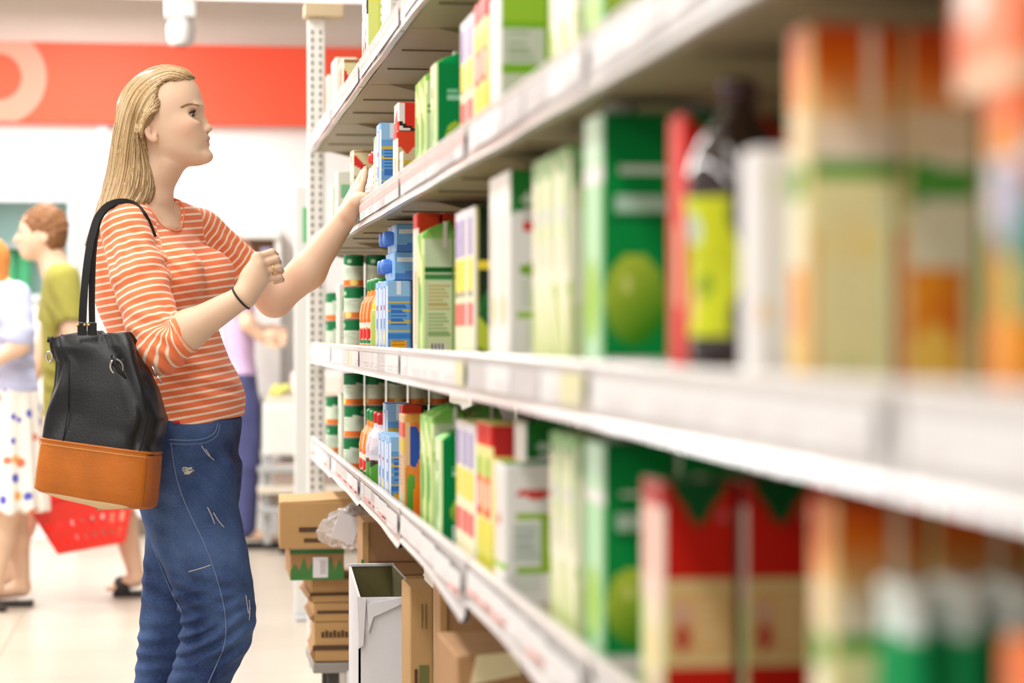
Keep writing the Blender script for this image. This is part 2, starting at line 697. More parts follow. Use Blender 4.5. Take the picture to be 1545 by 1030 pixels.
# arms
B.add(p_cone(SR, ER, .042, .040), .03)
B.add(p_cone(SR, W(214, 330, 5.14), .036, .034), .02)
B.add(p_cone(ER, lerp(ER, WR, .35), .041, .041), .02)
B.add(p_cone(lerp(ER, WR, .35), WR, .0405, .0245), .02)
B.add(p_cone(SL, EL, .042, .041), .03)
B.add(p_cone(SL, W(258, 326, 5.23), .036, .034), .02)
B.add(p_cone(EL, lerp(EL, WL, .40) + np.array([.012, 0, -.010]), .0405, .0415), .02)
B.add(p_cone(lerp(EL, WL, .40) + np.array([.012, 0, -.010]), WL, .0405, .0255), .02)

# right hand: loosely closed in front of the chest, back of the hand to the viewer
YH = 4.90
mcp = [W(388, 388, YH - .002), W(391.5, 399.5, YH - .006), W(393, 411, YH - .005), W(396, 422.5, YH)]
pip = [W(410.5, 380.5, YH + .008), W(416.5, 390.5, YH + .006), W(420.5, 403.5, YH + .007), W(422, 417.5, YH + .010)]
dip = [W(416, 385, YH + .030), W(420, 396, YH + .029), W(424, 409, YH + .029), W(425, 422, YH + .028)]
tip = [W(407, 394, YH + .043), W(411, 404, YH + .043), W(414, 415, YH + .042), W(415, 426, YH + .039)]
for i, m in enumerate(mcp):
    B.add(p_cone(lerp(WR, m, .18) + (m - mcp[1]) * .30, m, .0150, .0118), .018)
B.add(p_ell(lerp(WR, mcp[1], .62) + np.array([0, .008, -.002]), (.026, .013, .026)), .016)
rad = [.0088, .0089, .0085, .0076]
for i in range(4):
    B.add(p_cone(mcp[i], pip[i], rad[i] + .0004, rad[i] - .0004), .0035)
    B.add(p_cone(pip[i], dip[i], rad[i] - .0006, rad[i] - .0014), .003)
    B.add(p_cone(dip[i], tip[i], rad[i] - .0014, rad[i] - .0022), .003)
    B.add(p_ell(mcp[i] + np.array([-.002, -.005, .001]), (.009, .006, .008)), .008)   # knuckle
th = [W(373, 431, YH + .014), W(386, 408, YH + .034), W(399, 395, YH + .046), W(410, 388, YH + .054)]
B.add(p_cone(th[0], th[1], .0155, .0125), .014)
B.add(p_cone(th[1], th[2], .0115, .0105), .005)
B.add(p_cone(th[2], th[3], .0105, .0080), .004)
ring_c, ring_d = lerp(mcp[2], pip[2], .62), pip[2] - mcp[2]

# left hand: reaching up to the pack at the edge of the shelf
lm = [W(543, 289, 5.300), W(539, 286, 5.322), W(536, 286, 5.345), W(534, 289, 5.366)]
lp = [W(548.5, 274, 5.306), W(544.5, 271, 5.336), W(541.5, 272, 5.362), W(539, 276, 5.386)]
ld = [W(551, 264, 5.312), W(549, 260, 5.346), W(547, 261, 5.374), W(545, 266, 5.398)]
lt = [W(552, 257.5, 5.316), W(552, 254, 5.352), W(551.5, 255, 5.381), W(550.5, 260, 5.404)]
for i, m in enumerate(lm):
    B.add(p_cone(lerp(WL, m, .15) + (m - lm[1]) * .30, m, .0150, .0115), .018)
B.add(p_ell(lerp(WL, lm[1], .55) + np.array([.006, 0, 0]), (.020, .026, .024)), .016)
for i in range(4):
    B.add(p_cone(lm[i], lp[i], rad[i] + .0006, rad[i] - .0006), .007)
    B.add(p_cone(lp[i], ld[i], rad[i] - .0006, rad[i] - .0014), .003)
    B.add(p_cone(ld[i], lt[i], rad[i] - .0014, rad[i] - .0022), .003)
lth = [W(528, 319, 5.315), W(537, 304, 5.292), W(547, 297.5, 5.278), W(553.0, 296.5, 5.270)]
B.add(p_cone(lth[0], lth[1], .0190, .0155), .014)
B.add(p_cone(lth[1], lth[2], .0140, .0120), .008)
B.add(p_cone(lth[2], lth[3], .0120, .0090), .004)

WO = np.array([0.0, YB, 0.0])
woman = thing('person', 'woman in orange striped shirt and blue jeans reaching up to the shelf', 'person', WO)


def part_np(name, verts, quads, m, parent=woman, origin=WO, cols=None):
    me = mesh_np(name, verts - origin, quads)
    if cols is not None:
        set_color(me, cols)
    return link(name, me, m, parent)


SKIN = np.array([.78, .535, .375])
m_skin = mat_attr('skin', rough=.5, spec=.35, Subsurface_Weight=.05, Subsurface_Radius=(.012, .004, .002), Subsurface_Scale=.6)
bv, bq = surface_net(B, .0026)
cols = np.tile(SKIN, (len(bv), 1))
q = (bv - HO) @ HROT
q[:, 1] = -np.abs(q[:, 1])


def tint(c, r, col, amt, soft=.35):
    """dye an oval patch of the face (lips, cheeks)"""
    d = np.sqrt((((q - c) / r) ** 2).sum(1))
    w = np.clip((1 + soft - d) / (2 * soft), 0, 1) * amt
    cols[:] = cols * (1 - w[:, None]) + v3(col) * w[:, None]


tint(hl(313, 208.2, 0), (.020, .0215, .0058), (.72, .36, .29), .85, .25)
tint(hl(313, 217.4, 0), (.020, .0185, .0066), (.74, .37, .30), .85, .25)
_a, _b = hl(317.5, 211.7, 0), hl(305.5, 216.0, -.023)
_t = np.clip(((q - _a) @ (_b - _a)) / ((_b - _a) @ (_b - _a)), 0, 1)
_d = np.linalg.norm(q - _a - _t[:, None] * (_b - _a), axis=1)
_w = np.clip((.0034 - _d) / .0022, 0, 1)[:, None] * .75
cols[:] = cols * (1 - _w) + np.array([.42, .17, .13]) * _w
tint(hl(287, 196, -.05), (.028, .03, .020), (.84, .45, .32), .5, .6)
tint(hl(286, 173, -.034), (.018, .018, .009), (.62, .36, .25), .45, .5)
tint(hl(309, 199, -.008), (.008, .009, .003), (.40, .18, .12), .6, .5)
tint(EARC, (.02, .02, .03), (.80, .45, .32), .35, .5)
body = part_np('body', bv, bq, m_skin, cols=cols)

# ---------------------------------------------------------------- eyes, brows, lashes
m_eye = mat_attr('eye', rough=.12, spec=.6)


def eyeball(side):
    n1, n2 = 20, 28
    vs, cs = [], []
    f = EDIR * np.array([1, side, 1])
    # gaze: straight ahead, a little up
    g = np.array([.985, -.10 * side * 0, .10]); g /= np.linalg.norm(g)
    bm = bmesh.new()
    bmesh.ops.create_uvsphere(bm, u_segments=48, v_segments=32, radius=.0121)
    vs = np.array([v.co[:] for v in bm.verts])
    me = bpy.data.meshes.new('eyeball')
    for fa in bm.faces: fa.smooth = True
    c = EYE * np.array([1, side, 1])
    ang = np.arccos(np.clip((vs / .0121) @ g, -1, 1))
    col = np.tile(np.array([.80, .76, .72]), (len(vs), 1))
    col[ang < .60] = (.10, .12, .10)
    col[ang < .30] = (.01, .01, .01)
    w = np.array([h2w(c + p) for p in vs]) - WO
    for v, p in zip(bm.verts, w): v.co = p
    bm.to_mesh(me); bm.free()
    set_color(me, col)
    return link('eye', me, m_eye, woman)


eyeball(1)
eyeball(-1)
m_brow = mat('brow_hair', srgb(168, 124, 82), .7)
m_lash = mat('lash_hair', srgb(45, 28, 20), .6)


def face_y(fld_q, u, w):
    """side surface of the face in head space"""
    vs = np.linspace(-.09, 0, 160)
    P = np.stack([np.full(160, u), vs, np.full(160, w)], 1)
    d = HF(P)
    i = int(np.argmax(d < 0))
    if i == 0:
        return None
    t = d[i - 1] / (d[i - 1] - d[i])
    return vs[i - 1] + t * (vs[i] - vs[i - 1])


for side in (1, -1):
    mb = MB()
    pts = smooth_path([(281, 167.5), (286, 164.0), (292, 161.6), (298, 161.2), (303.5, 162.6)], 46)
    for i, (px, py) in enumerate(pts):
        for k in range(3):
            a = hl(px + RNG.uniform(-.6, .6), py + RNG.uniform(-1.1, 1.1) * (0.5 + 0.5 * i / 46))
            b = a + np.array([-.0045, 0, .0012 + .001 * RNG.rand()])
            y0, y1 = face_y(None, a[0], a[2]), face_y(None, b[0], b[2])
            if y0 is None or y1 is None: continue
            a[1], b[1] = (y0 - .0006), (y1 - .0006)
            mb.tube([h2w(a * (1, side, 1)) - WO, h2w(b * (1, side, 1)) - WO], [.00032, .00015], 4, cap=False)
    mb.build('eyebrow', m_brow, woman)
    mb = MB()
    n = 26
    for i in range(n):
        t = -1 + 2 * i / (n - 1)
        for sgn, ln in ((1, .0070), (-1, .0030)):
            e = EH * math.sqrt(max(0, 1 - t * t)) * sgn
            p = EYE + EDIR * .0118 + ER_[:, 1] * (t * .0130) + ER_[:, 2] * e
            p = EYE + (p - EYE) / np.linalg.norm(p - EYE) * .0137
            d = (p - EYE) / .0137
            tp = p + d * ln * .8 + np.array([0, 0, .55 * ln * sgn])
            mid = (p + tp) / 2 + np.array([0, 0, -.0008 * sgn])
            mb.tube([h2w(x * (1, side, 1)) - WO for x in (p, mid, tp)], [.0006 if sgn > 0 else .0003, .0004, .0001], 4, cap=False)
    for sgn in (1, -1):
        line = []
        for i in range(17):
            t = -1 + 2 * i / 16
            p = EYE + EDIR * .0118 + ER_[:, 1] * (t * .0132) + ER_[:, 2] * (EH * math.sqrt(max(0, 1 - t * t)) * sgn)
            p = EYE + (p - EYE) / np.linalg.norm(p - EYE) * .0136
            line.append(h2w(p * (1, side, 1)) - WO)
        mb.tube(line, (.0007 if sgn > 0 else .00025), 5)
    mb.build('eyelashes', m_lash, woman)

# ---------------------------------------------------------------- hair
HAIR = Field()


def scalp():
    sk, lo, hi = skull
    # hairline: an inclined oval cut that leaves face and ear free
    def f(P):
        q = (P - HO) @ HROT
        q[:, 1] = -np.abs(q[:, 1])
        d = sk(q) - .0065
        # signed distance in the side view to the hairline curve (positive in front of it)
        zz = q[:, 2]
        hpy = [105, 116, 121, 124, 132, 146, 160, 172, 178, 190, 215]
        hpx = [304, 296, 276, 263, 249, 245, 247, 245, 233, 227, 227]
        hx = np.interp(-zz, [(a - 180) / HS for a in hpy], [(a - 250) / HS for a in hpx])
        # at the middle of the forehead the line sits further forward
        hx = hx + np.clip(.050 - np.abs(q[:, 1]), 0, .05) * .5
        return smax(d, (q[:, 0] - hx) * .8, .008)
    return f, HO - np.array([.16, .14, .12]), HO + np.array([.12, .14, .13])


HAIR.add(scalp())
HAIR.add(p_cone(h2w(hl(249, 158, -.066)), h2w(hl(234, 180, -.080)), .004, .0090), .016)
HAIR.add(p_cone(h2w(hl(234, 180, -.080)), h2w(hl(222, 204, -.076)), .0095, .010), .008)


def frow(py, fr, bk, b, Y):
    return rowpx(py, fr, bk, b, Y, 0)


HAIR.add(p_loft([frow(140, 226, 190, .050, 5.17), frow(160, 222, 180, .066, 5.17), frow(180, 217, 174, .072, 5.17), frow(200, 217, 170, .074, 5.17), frow(220, 222, 167, .074, 5.17),
                 frow(243, 229, 163.5, .073, 5.17), frow(265, 236, 159, .072, 5.165), frow(284, 238, 154.5, .072, 5.16), frow(300, 234, 149.5, .075, 5.155),
                 frow(314, 222, 145.5, .080, 5.15), frow(330, 196, 140.5, .080, 5.15), frow(350, 168, 134, .072, 5.15), frow(372, 146, 127, .045, 5.15)], 2.0, .008), .012)


def hair_groove(P):
    return .0012 * np.sin(P[:, 1] * 520 + 6 * np.sin(P[:, 2] * 22)) * np.clip((1.60 - P[:, 2]) * 8, 0, 1)


HAIR.disp = hair_groove
hv, hq = surface_net(HAIR, .0034)
m_hair = mat_attr('hair', rough=.42, spec=.35, Anisotropic=.5)
HC1, HC2, HC3 = v3(srgb(184, 150, 102)[:3]), v3(srgb(106, 78, 50)[:3]), v3(srgb(216, 194, 156)[:3])
cc = np.tile(HC1 * .5 + HC2 * .5, (len(hv), 1))
hair = part_np('hair', hv, hq, m_hair, cols=cc)

guides = [
    [(293, 122), (290, 112), (280, 105), (268, 101), (250, 98.5), (222, 105.5), (197, 123.5), (180, 157), (172, 196), (165, 255), (154, 295), (141, 342), (129, 369)],
    [(292, 126), (284, 118), (272, 112), (258, 109), (237, 115), (210, 135), (193, 168), (184, 205), (176, 255), (165, 298), (149, 345), (137, 368)],
    [(280, 122), (264, 118), (248, 120), (227, 133), (211, 158), (202, 190), (198, 225), (194, 262), (183, 300), (164, 330), (146, 352)],
    [(258, 122), (249, 125), (240, 131), (226, 149), (215, 173), (209, 200), (211, 232), (212, 265), (203, 298), (184, 320), (160, 345)],
    [(241, 137), (237, 144), (232, 152), (225, 164), (216, 179), (212, 198), (219, 228), (227, 255), (230, 280), (224, 303), (206, 322)],
    [(242, 168), (237, 168), (231, 169), (223, 176), (216, 192), (218, 218), (228.5, 245), (237, 272), (239, 287), (234, 303), (220, 317)],
]
G = np.stack([smooth_path(g, 26) for g in guides])          # guide, sample, (px, py)


def strand_path(u):
    x = u * (len(guides) - 1)
    i = min(int(x), len(guides) - 2)
    t = x - i
    return G[i] * (1 - t) + G[i + 1] * t


class Flat:
    """collects strand tubes with a colour each"""
    def __init__(self):
        self.v, self.f, self.c, self.n = [], [], [], 0

    def add(self, pts, r, col, seg=5):
        pts = np.asarray(pts)
        m = len(pts)
        t = np.gradient(pts, axis=0)
        t /= np.linalg.norm(t, axis=1)[:, None] + 1e-9
        a = np.cross(t, [0, 1.0, 0.15])
        a /= np.linalg.norm(a, axis=1)[:, None] + 1e-9
        b = np.cross(t, a)
        ang = np.arange(seg) * 2 * math.pi / seg
        ring = pts[:, None, :] + (a[:, None, :] * np.cos(ang)[None, :, None] + b[:, None, :] * np.sin(ang)[None, :, None] * .7) * np.asarray(r)[:, None, None]
        self.v.append(ring.reshape(-1, 3))
        i = np.arange(m - 1)[:, None] * seg + np.arange(seg)[None]
        j = np.arange(m - 1)[:, None] * seg + (np.arange(seg)[None] + 1) % seg
        self.f.append((np.stack([i, j, j + seg, i + seg], -1).reshape(-1, 4)) + self.n)
        self.c.append(np.tile(col, (m * seg, 1)))
        self.n += m * seg

    def build(self, name, m, parent, origin):
        me = mesh_np(name, np.concatenate(self.v) - origin, np.concatenate(self.f))
        set_color(me, np.concatenate(self.c))
        return link(name, me, m, parent)


fl = Flat()
for k in range(800):
    u = (k + RNG.rand()) / 800
    g = strand_path(u).copy()
    wob = RNG.uniform(-1, 1)
    s = np.linspace(0, 1, len(g))
    g[:, 0] += wob * 2.2 * np.sin(s * 5 + RNG.rand() * 6) * s
    g[:, 1] += RNG.uniform(-1, 1) * 1.2
    lift = RNG.uniform(-.0022, .0002)
    cut = RNG.randint(0, 5)
    g = g[:len(g) - cut]
    pts = []
    last = None
    for px, py in g:
        y = None
        p = W(px, py, 5.10 if last is None else last)
        y = march_y(HAIR, p[0], p[2], 4.98, 5.30, 64)
        if y is None:
            y = 5.165 if last is None else last
        last = y
        pts.append(W(px, py, y + lift))
    if len(pts) < 6: continue
    pts = smooth_path(pts, 40)
    m = len(pts)
    r = np.interp(np.linspace(0, 1, m), [0, .1, .8, 1], [.0004, .0013, .0013, .0004]) * RNG.uniform(.7, 1.25)
    x = RNG.rand()
    col = HC1 * (1 - x) + (HC3 if RNG.rand() < .45 else HC2) * x
    fl.add(pts, r, col)
    # the same lock on the far side of the head
    if k % 3 == 0:
        q2 = (pts - HO) @ HROT
        q2[:, 1] = -q2[:, 1]
        fl.add(q2 @ HROT.T + HO, r, col)
for k in range(46):                                       # loose ends below the shoulder and flyaways
    u = RNG.uniform(0, .35)
    g = strand_path(u)[12:]
    off = RNG.uniform(-3, 3)
    pts = [W(px + off * (i / len(g)) * 1.6 - 1.0, py + i * .5, 5.12 + .02 * RNG.rand()) for i, (px, py) in enumerate(g)]
    pts = smooth_path(pts, 20)
    fl.add(pts, np.linspace(.0008, .0003, 20), HC3 * RNG.uniform(.8, 1))
fl.build('hair_strands', m_hair, hair, WO)

# ---------------------------------------------------------------- shirt
SH = Field()
tors = p_loft([r for r in torso_rows if r[0] > W(0, 700, YB)[2]], 2.25, .02, grow=.0035)
cut_top = None
SH.add(tors)
SH.add(p_ell(br_r, (.070, .063, .066)), .035)
SH.add(p_ell(br_l, (.070, .063, .066)), .035)
CR = lerp(ER, WR, .30)
SH.add(p_cone(SR + np.array([.002, .006, -.002]), lerp(SR, ER, .4), .0495, .0600), .02)
SH.add(p_cone(SR, W(214, 330, 5.14), .0455, .0425), .02)
SH.add(p_cone(SL, W(258, 326, 5.23), .0455, .0425), .02)
SH.add(p_cone(lerp(SR, ER, .4), ER, .0605, .0590), .012)
SH.add(p_cone(ER, CR, .0585, .0480), .014)
CL = lerp(SL, EL, .62)
SH.add(p_cone(SL + np.array([-.004, -.008, -.004]), CL, .050, .0535), .025)
_dr = (WR - ER) / np.linalg.norm(WR - ER)
_dl = (EL - SL) / np.linalg.norm(EL - SL)
SH.add(p_ell(CR + _dr * .115, (.115,) * 3), .003, 's')
SH.add(p_ell(CL + _dl * .105, (.105,) * 3), .003, 's')
# scoop neckline
NC = W(239, 327, 5.160)
nax = tdir(28, .52, 0) + np.array([0, 0, .86]); nax /= np.linalg.norm(nax)
nv = tdir(28, 0, 1.0)
nu = np.cross(nv, nax)
NR = np.stack([nu, nv, nax], 1)
NU, NV = .056, .066
SH.add(p_ell(NC + nax * .03, (NU, NV, .115), NR), .003, 's')
# hem
hemz = W(0, 636, YB)[2]


def hem(P):
    return (hemz + .012 * np.clip((P[:, 0] - .06) / .1, 0, 1) - P[:, 2])


SH.items.append((hem, np.array([-9, -9, -9.]), np.array([9, 9, hemz + .05]), .004, 'i'))
SH.disp = folds([
    (W(262, 535, 4.93), (.6, 0, .8), .032, .060, .0060, 0), (W(225, 490, 4.93), (.25, 0, .97), .040, .06, .0040, 1.0),
    (W(205, 420, 4.97), (-.45, 0, .9), .055, .08, .0034, 2.0), (W(265, 390, 5.04), (.5, 0, .8), .032, .05, .0040, .5),
    (W(172, 400, 5.02), (.9, 0, .2), .030, .07, .0055, .5), (W(320, 590, 5.06), (.15, 0, 1), .034, .10, .0055, .3),
    (W(290, 560, 5.05), (.55, 0, .8), .040, .07, .0045, 2.0), (W(350, 585, 5.10), (.3, 0, 1), .030, .05, .0050, 1.5), (W(300, 470, 5.06), (.6, 0, .7), .05, .06, .0045, .4),
    (W(345, 365, 5.33), (.7, 0, .6), .035, .06, .0045, .2), (W(250, 362, 5.03), (.9, 0, .5), .020, .026, .0022, .2), (W(210, 360, 5.0), (.5, 0, .85), .035, .05, .003, .6),
    (W(250, 470, 4.93), (.8, 0, .5), .030, .035, .0035, .2), (W(285, 345, 5.1), (-.6, 0, .8), .035, .05, .003, .9), (W(320, 450, 5.06), (.3, 0, .95), .045, .06, .0035, 1.3)])
sv, sq = surface_net(SH, .0030)


def seg_t(P, a, b):
    ab = b - a
    L = np.linalg.norm(ab)
    t = np.clip(((P - a) @ ab) / L, 0, L)
    d = np.linalg.norm(P - a - t[:, None] * ab / L, axis=1)
    return t, d, L


tt = smin(smin(tors[0](sv), p_ell(br_r, (.070, .063, .066))[0](sv), .035), p_ell(br_l, (.070, .063, .066))[0](sv), .035)
stripe = sv[:, 2] - .17 * sv[:, 0] + .10 * np.clip(CH[2] - sv[:, 2], -.1, .3) * 0
s1, d1, L1 = seg_t(sv, SR + np.array([.012, .02, -.012]), ER)
s2, d2, L2 = seg_t(sv, ER, CR)
s3, d3, L3 = seg_t(sv, SL, EL)
arm_r = np.minimum(d1, d2) - .060
isr = (arm_r < tt - .0) & (np.minimum(d1, d2) < .085) & (sv[:, 1] < 5.12)
# stripes fan out round the bent elbow about the crook of the arm
QC = W(268, 488, 4.95)
_da = (ER - SR) / np.linalg.norm(ER - SR)
_no = -(_dr - _da * _dr.dot(_da)); _no /= np.linalg.norm(_no)      # outward side of the elbow
bend = math.acos(_da.dot(_dr))
qa, qb, qn = (sv - QC) @ _da, (sv - QC) @ _dr, (sv - QC) @ _no
RF = .062
fan = RF * np.arctan2(qa, np.maximum(qn, 1e-4))
sr = np.where(qa < 0, qa, np.where(qb > 0, qb + RF * bend, np.clip(fan, 0, RF * bend)))
stripe = np.where(isr, sr + .003, stripe)
isl = (d3 - .055 < tt) & (d3 < .08) & (sv[:, 1] > 5.2)
stripe = np.where(isl, (sv - SL) @ _dl, stripe)
m_shirt = mat('striped_jersey', srgb(244, 112, 62), .85, spec=.2, bump=.15, bscale=900, Sheen_Weight=.2)
nt = m_shirt.node_tree
at = nt.nodes.new('ShaderNodeAttribute'); at.attribute_name = 'stripe'
mt = nt.nodes.new('ShaderNodeMath'); mt.operation = 'MULTIPLY'; mt.inputs[1].default_value = 1 / .0163
fr = nt.nodes.new('ShaderNodeMath'); fr.operation = 'FRACT'
cr = nt.nodes.new('ShaderNodeValToRGB')
nt.links.new(at.outputs['Fac'], mt.inputs[0]); nt.links.new(mt.outputs[0], fr.inputs[0]); nt.links.new(fr.outputs[0], cr.inputs[0])
OR, CRM = srgb(246, 132, 86), srgb(255, 232, 206)
e = cr.color_ramp.elements
e[0].position, e[0].color = 0.0, OR
e[1].position, e[1].color = 0.60, OR
for p_, c_ in ((.68, CRM), (.90, CRM), (.98, OR)):
    x = e.new(p_); x.color = c_
nt.links.new(cr.outputs['Color'], nt.nodes['Principled BSDF'].inputs['Base Color'])
shirt = part_np('striped_shirt', sv, sq, m_shirt)
set_float(shirt.data, stripe, 'stripe')
# stitched neckline binding
mb = MB()
ringp = []
for i in range(64):
    a = i / 64 * 2 * math.pi
    for tz in np.linspace(.12, -.08, 120):
        ww = math.sqrt(max(0, 1 - ((tz - .03) / .115) ** 2))
        c = NC + nu * (NU + .0015) * ww * math.cos(a) + nv * (NV + .0015) * ww * math.sin(a) + nax * tz
        if SH(c[None])[0] < .002:
            ringp.append(c - WO)
            break
if len(ringp) > 20:
    rp = np.array(ringp)
    for _ in range(3):
        rp = (np.roll(rp, 1, 0) + rp * 2 + np.roll(rp, -1, 0)) / 4
    mb.tube(rp, .0019, 8, closed=True)
    mb.build('neckline', mat('orange_jersey', srgb(246, 150, 110), .85), shirt)
m_cuff = mat('cuff_jersey', srgb(250, 190, 150), .85)
mb = MB()
a1 = np.cross(_dr, [0, 1, 0]); a1 /= np.linalg.norm(a1); a2 = np.cross(_dr, a1)
mb.tube([CR + _dr * .000 + (a1 * math.cos(t) + a2 * math.sin(t)) * .0478 - WO for t in np.linspace(0, 2 * math.pi, 40, endpoint=False)], .0022, 8, closed=True)
mb.build('cuff', m_cuff, shirt)

# ---------------------------------------------------------------- jeans
JN = Field()
JN.add(p_loft([r for r in torso_rows if r[0] < W(0, 590, YB)[2]], 2.2, .02))
JN.add(p_ell(W(240, 690, 5.11), (.085, .085, .10)), .05)
JN.add(p_ell(W(240, 695, 5.29), (.085, .085, .10)), .05)
JN.add(p_loft(rleg_rows, 2.15, .02), .022)
JN.add(p_loft(lleg_rows, 2.15, .02), .022)
JN.items.append(((lambda P: P[:, 2] - W(0, 631, YB)[2]), np.array([-9, -9, .8]), np.array([9, 9, 9.]), .003, 'i'))
JN.disp = folds([
    (W(300, 905, 5.04), (.25, 0, .97), .034, .075, .0060, 0), (W(290, 950, 5.04), (-.35, 0, .95), .030, .080, .0080, .6), (W(335, 965, 5.05), (-.5, 0, .85), .032, .075, .0070, 1.2),
    (W(320, 1005, 5.05), (-.55, 0, .8), .036, .07, .0045, 2.0), (W(265, 1000, 5.06), (-.1, 0, 1), .030, .06, .004, .2),
    (W(335, 740, 5.03), (.7, 0, .7), .040, .06, .0035, .3), (W(350, 690, 5.1), (.85, 0, .5), .035, .05, .004, 1), (W(285, 700, 5.03), (.2, 0, 1), .05, .09, .0022, 1),
    (W(225, 900, 5.23), (.2, 0, 1), .04, .08, .004, 0), (W(222, 980, 5.23), (-.1, 0, 1), .036, .09, .0045, .4), (W(330, 850, 5.04), (.25, 0, .95), .06, .10, .0016, .8),
    (W(250, 800, 5.03), (.55, 0, .8), .045, .07, .003, .8)])
jv, jq = surface_net(JN, .0034)
m_jean = mat('denim', srgb(50, 72, 122), .8, spec=.25, bump=.12, bscale=700)
nt = m_jean.node_tree
tc = nt.nodes.new('ShaderNodeTexCoord')
n1 = nt.nodes.new('ShaderNodeTexNoise'); n1.inputs['Scale'].default_value = 5.5; n1.inputs['Detail'].default_value = 6
n2 = nt.nodes.new('ShaderNodeTexNoise'); n2.inputs['Scale'].default_value = 160; n2.inputs['Detail'].default_value = 3
mp = nt.nodes.new('ShaderNodeMapping'); mp.inputs['Scale'].default_value = (1, 1, 4)
nt.links.new(tc.outputs['Object'], n1.inputs['Vector']); nt.links.new(tc.outputs['Object'], mp.inputs['Vector']); nt.links.new(mp.outputs['Vector'], n2.inputs['Vector'])
ad = nt.nodes.new('ShaderNodeMath'); ad.operation = 'MULTIPLY_ADD'; ad.inputs[1].default_value = .28
nt.links.new(n2.outputs['Fac'], ad.inputs[0]); nt.links.new(n1.outputs['Fac'], ad.inputs[2])
cr = nt.nodes.new('ShaderNodeValToRGB')
e = cr.color_ramp.elements
e[0].position, e[0].color = .46, srgb(19, 34, 76)
e[1].position, e[1].color = .92, srgb(92, 120, 170)
nt.links.new(ad.outputs[0], cr.inputs[0])
nt.links.new(cr.outputs['Color'], nt.nodes['Principled BSDF'].inputs['Base Color'])
jeans = part_np('jeans', jv, jq, m_jean)
m_seam = mat('seam_thread', srgb(120, 140, 178), .8)
m_fray = mat('frayed_thread', srgb(214, 208, 196), .9)


def seam(name, pix, r, m, n=40, Y=5.05, lift=.0006):
    p = drape(JN, pix, Y, n, lift)
    if len(p) > 3:
        mb = MB()
        mb.tube([x - WO for x in p], r, 5)
        return mb.build(name, m, jeans)


seam('seam', [(258, 668), (263, 705), (272, 740), (288, 778), (306, 815), (320, 850), (332, 890), (340, 930), (339, 970), (326, 1004), (312, 1035)], .0011, m_seam, 60)
seam('seam', [(224, 806), (236, 838), (248, 868), (262, 900), (275, 925)], .0011, m_seam, 30, 5.05)
seam('pocket', [(255, 663), (285, 664), (312, 660), (324, 652), (329, 638)], .0012, m_seam, 30)
seam('pocket', [(255, 669), (285, 670), (314, 666), (327, 657), (332, 640)], .0009, m_seam, 30)
for a in ([(313, 765), (318, 775), (324, 790)], [(322, 773), (330, 786), (338, 795)], [(304, 672), (311, 683), (323, 694)], [(310, 677), (317, 688)],
          [(371, 898), (373, 912), (375, 925)], [(376, 905), (377, 918), (376, 935)], [(285, 862), (300, 858), (318, 852)]):
    seam('fray', a, .0009, m_fray, 10)
mb = MB()
for k in range(30):
    c = (284 + RNG.uniform(-7, 7), 710 + RNG.uniform(-5, 5))
    p = drape(JN, [(c[0] - 3, c[1] + RNG.uniform(-2, 2)), c, (c[0] + 3, c[1] + RNG.uniform(-2, 2))], 5.05, 5, .0010)
    if len(p) == 5:
        mb.tube([x - WO for x in p], .0008, 4)
mb.build('fray', m_fray, jeans)
mb = MB()                                                   # red tab and belt loop
p = drape(JN, [(262, 637), (266, 637), (271, 637)], 5.05, 6, .002)
if len(p) > 2:
    mb.tube([x - WO for x in p], .0035, 6)
    mb.build('tab', mat('red_tab', srgb(200, 40, 40), .7), jeans)

# ---------------------------------------------------------------- shoes, jewellery
m_shoe = mat('shoe_canvas', srgb(225, 222, 216), .7)
for Y, ank, toe in ((5.12, (251, 1185), (308, 1203)), (5.28, (216, 1188), (270, 1203))):
    Fd = Field()
    Fd.add(p_cone(W(ank[0] - 4, 1190, Y), W(toe[0] + 2, 1200, Y), .044, .030))
    Fd.add(p_ell(W(ank[0] - 6, 1196, Y), (.042, .040, .034)), .02)
    Fd.items.append(((lambda P: .004 - P[:, 2]), np.array([-9, -9, -9.]), np.array([9, 9, .05]), .004, 'i'))
    v_, q_ = surface_net(Fd, .006)
    part_np('shoe', v_, q_, m_shoe)


def ring_of(c, d, R, r, name, m, seg=28, sq=1.0, parent=woman):
    d = d / np.linalg.norm(d)
    a = np.cross(d, [0, 1, 0.2]); a /= np.linalg.norm(a)
    b = np.cross(d, a)
    mb = MB()
    mb.tube([c + (a * math.cos(t) + b * math.sin(t) * sq) * R - WO for t in np.linspace(0, 2 * math.pi, seg, endpoint=False)], r, 8, closed=True)
    return mb.build(name, m, parent)


m_gold = mat('gold', srgb(235, 200, 110), .2, 1.0)
bd = (WR - ER) / np.linalg.norm(WR - ER)
ring_of(WR - bd * .004, bd + np.array([.12, 0, .25]), .0285, .0023, 'bracelet', mat('black_cord', srgb(18, 16, 18), .6))
ring_of(ring_c, ring_d, .0104, .0014, 'ring', m_gold)
mb = MB()
mb.lathe([(0, -.0025), (.0022, -.0015), (.0028, 0), (.0022, .0015), (0, .0025)], h2w(EARC + EARR @ v3((.0062, -.0068, -.025))) - WO, 12)
mb.build('earring', m_gold, woman)
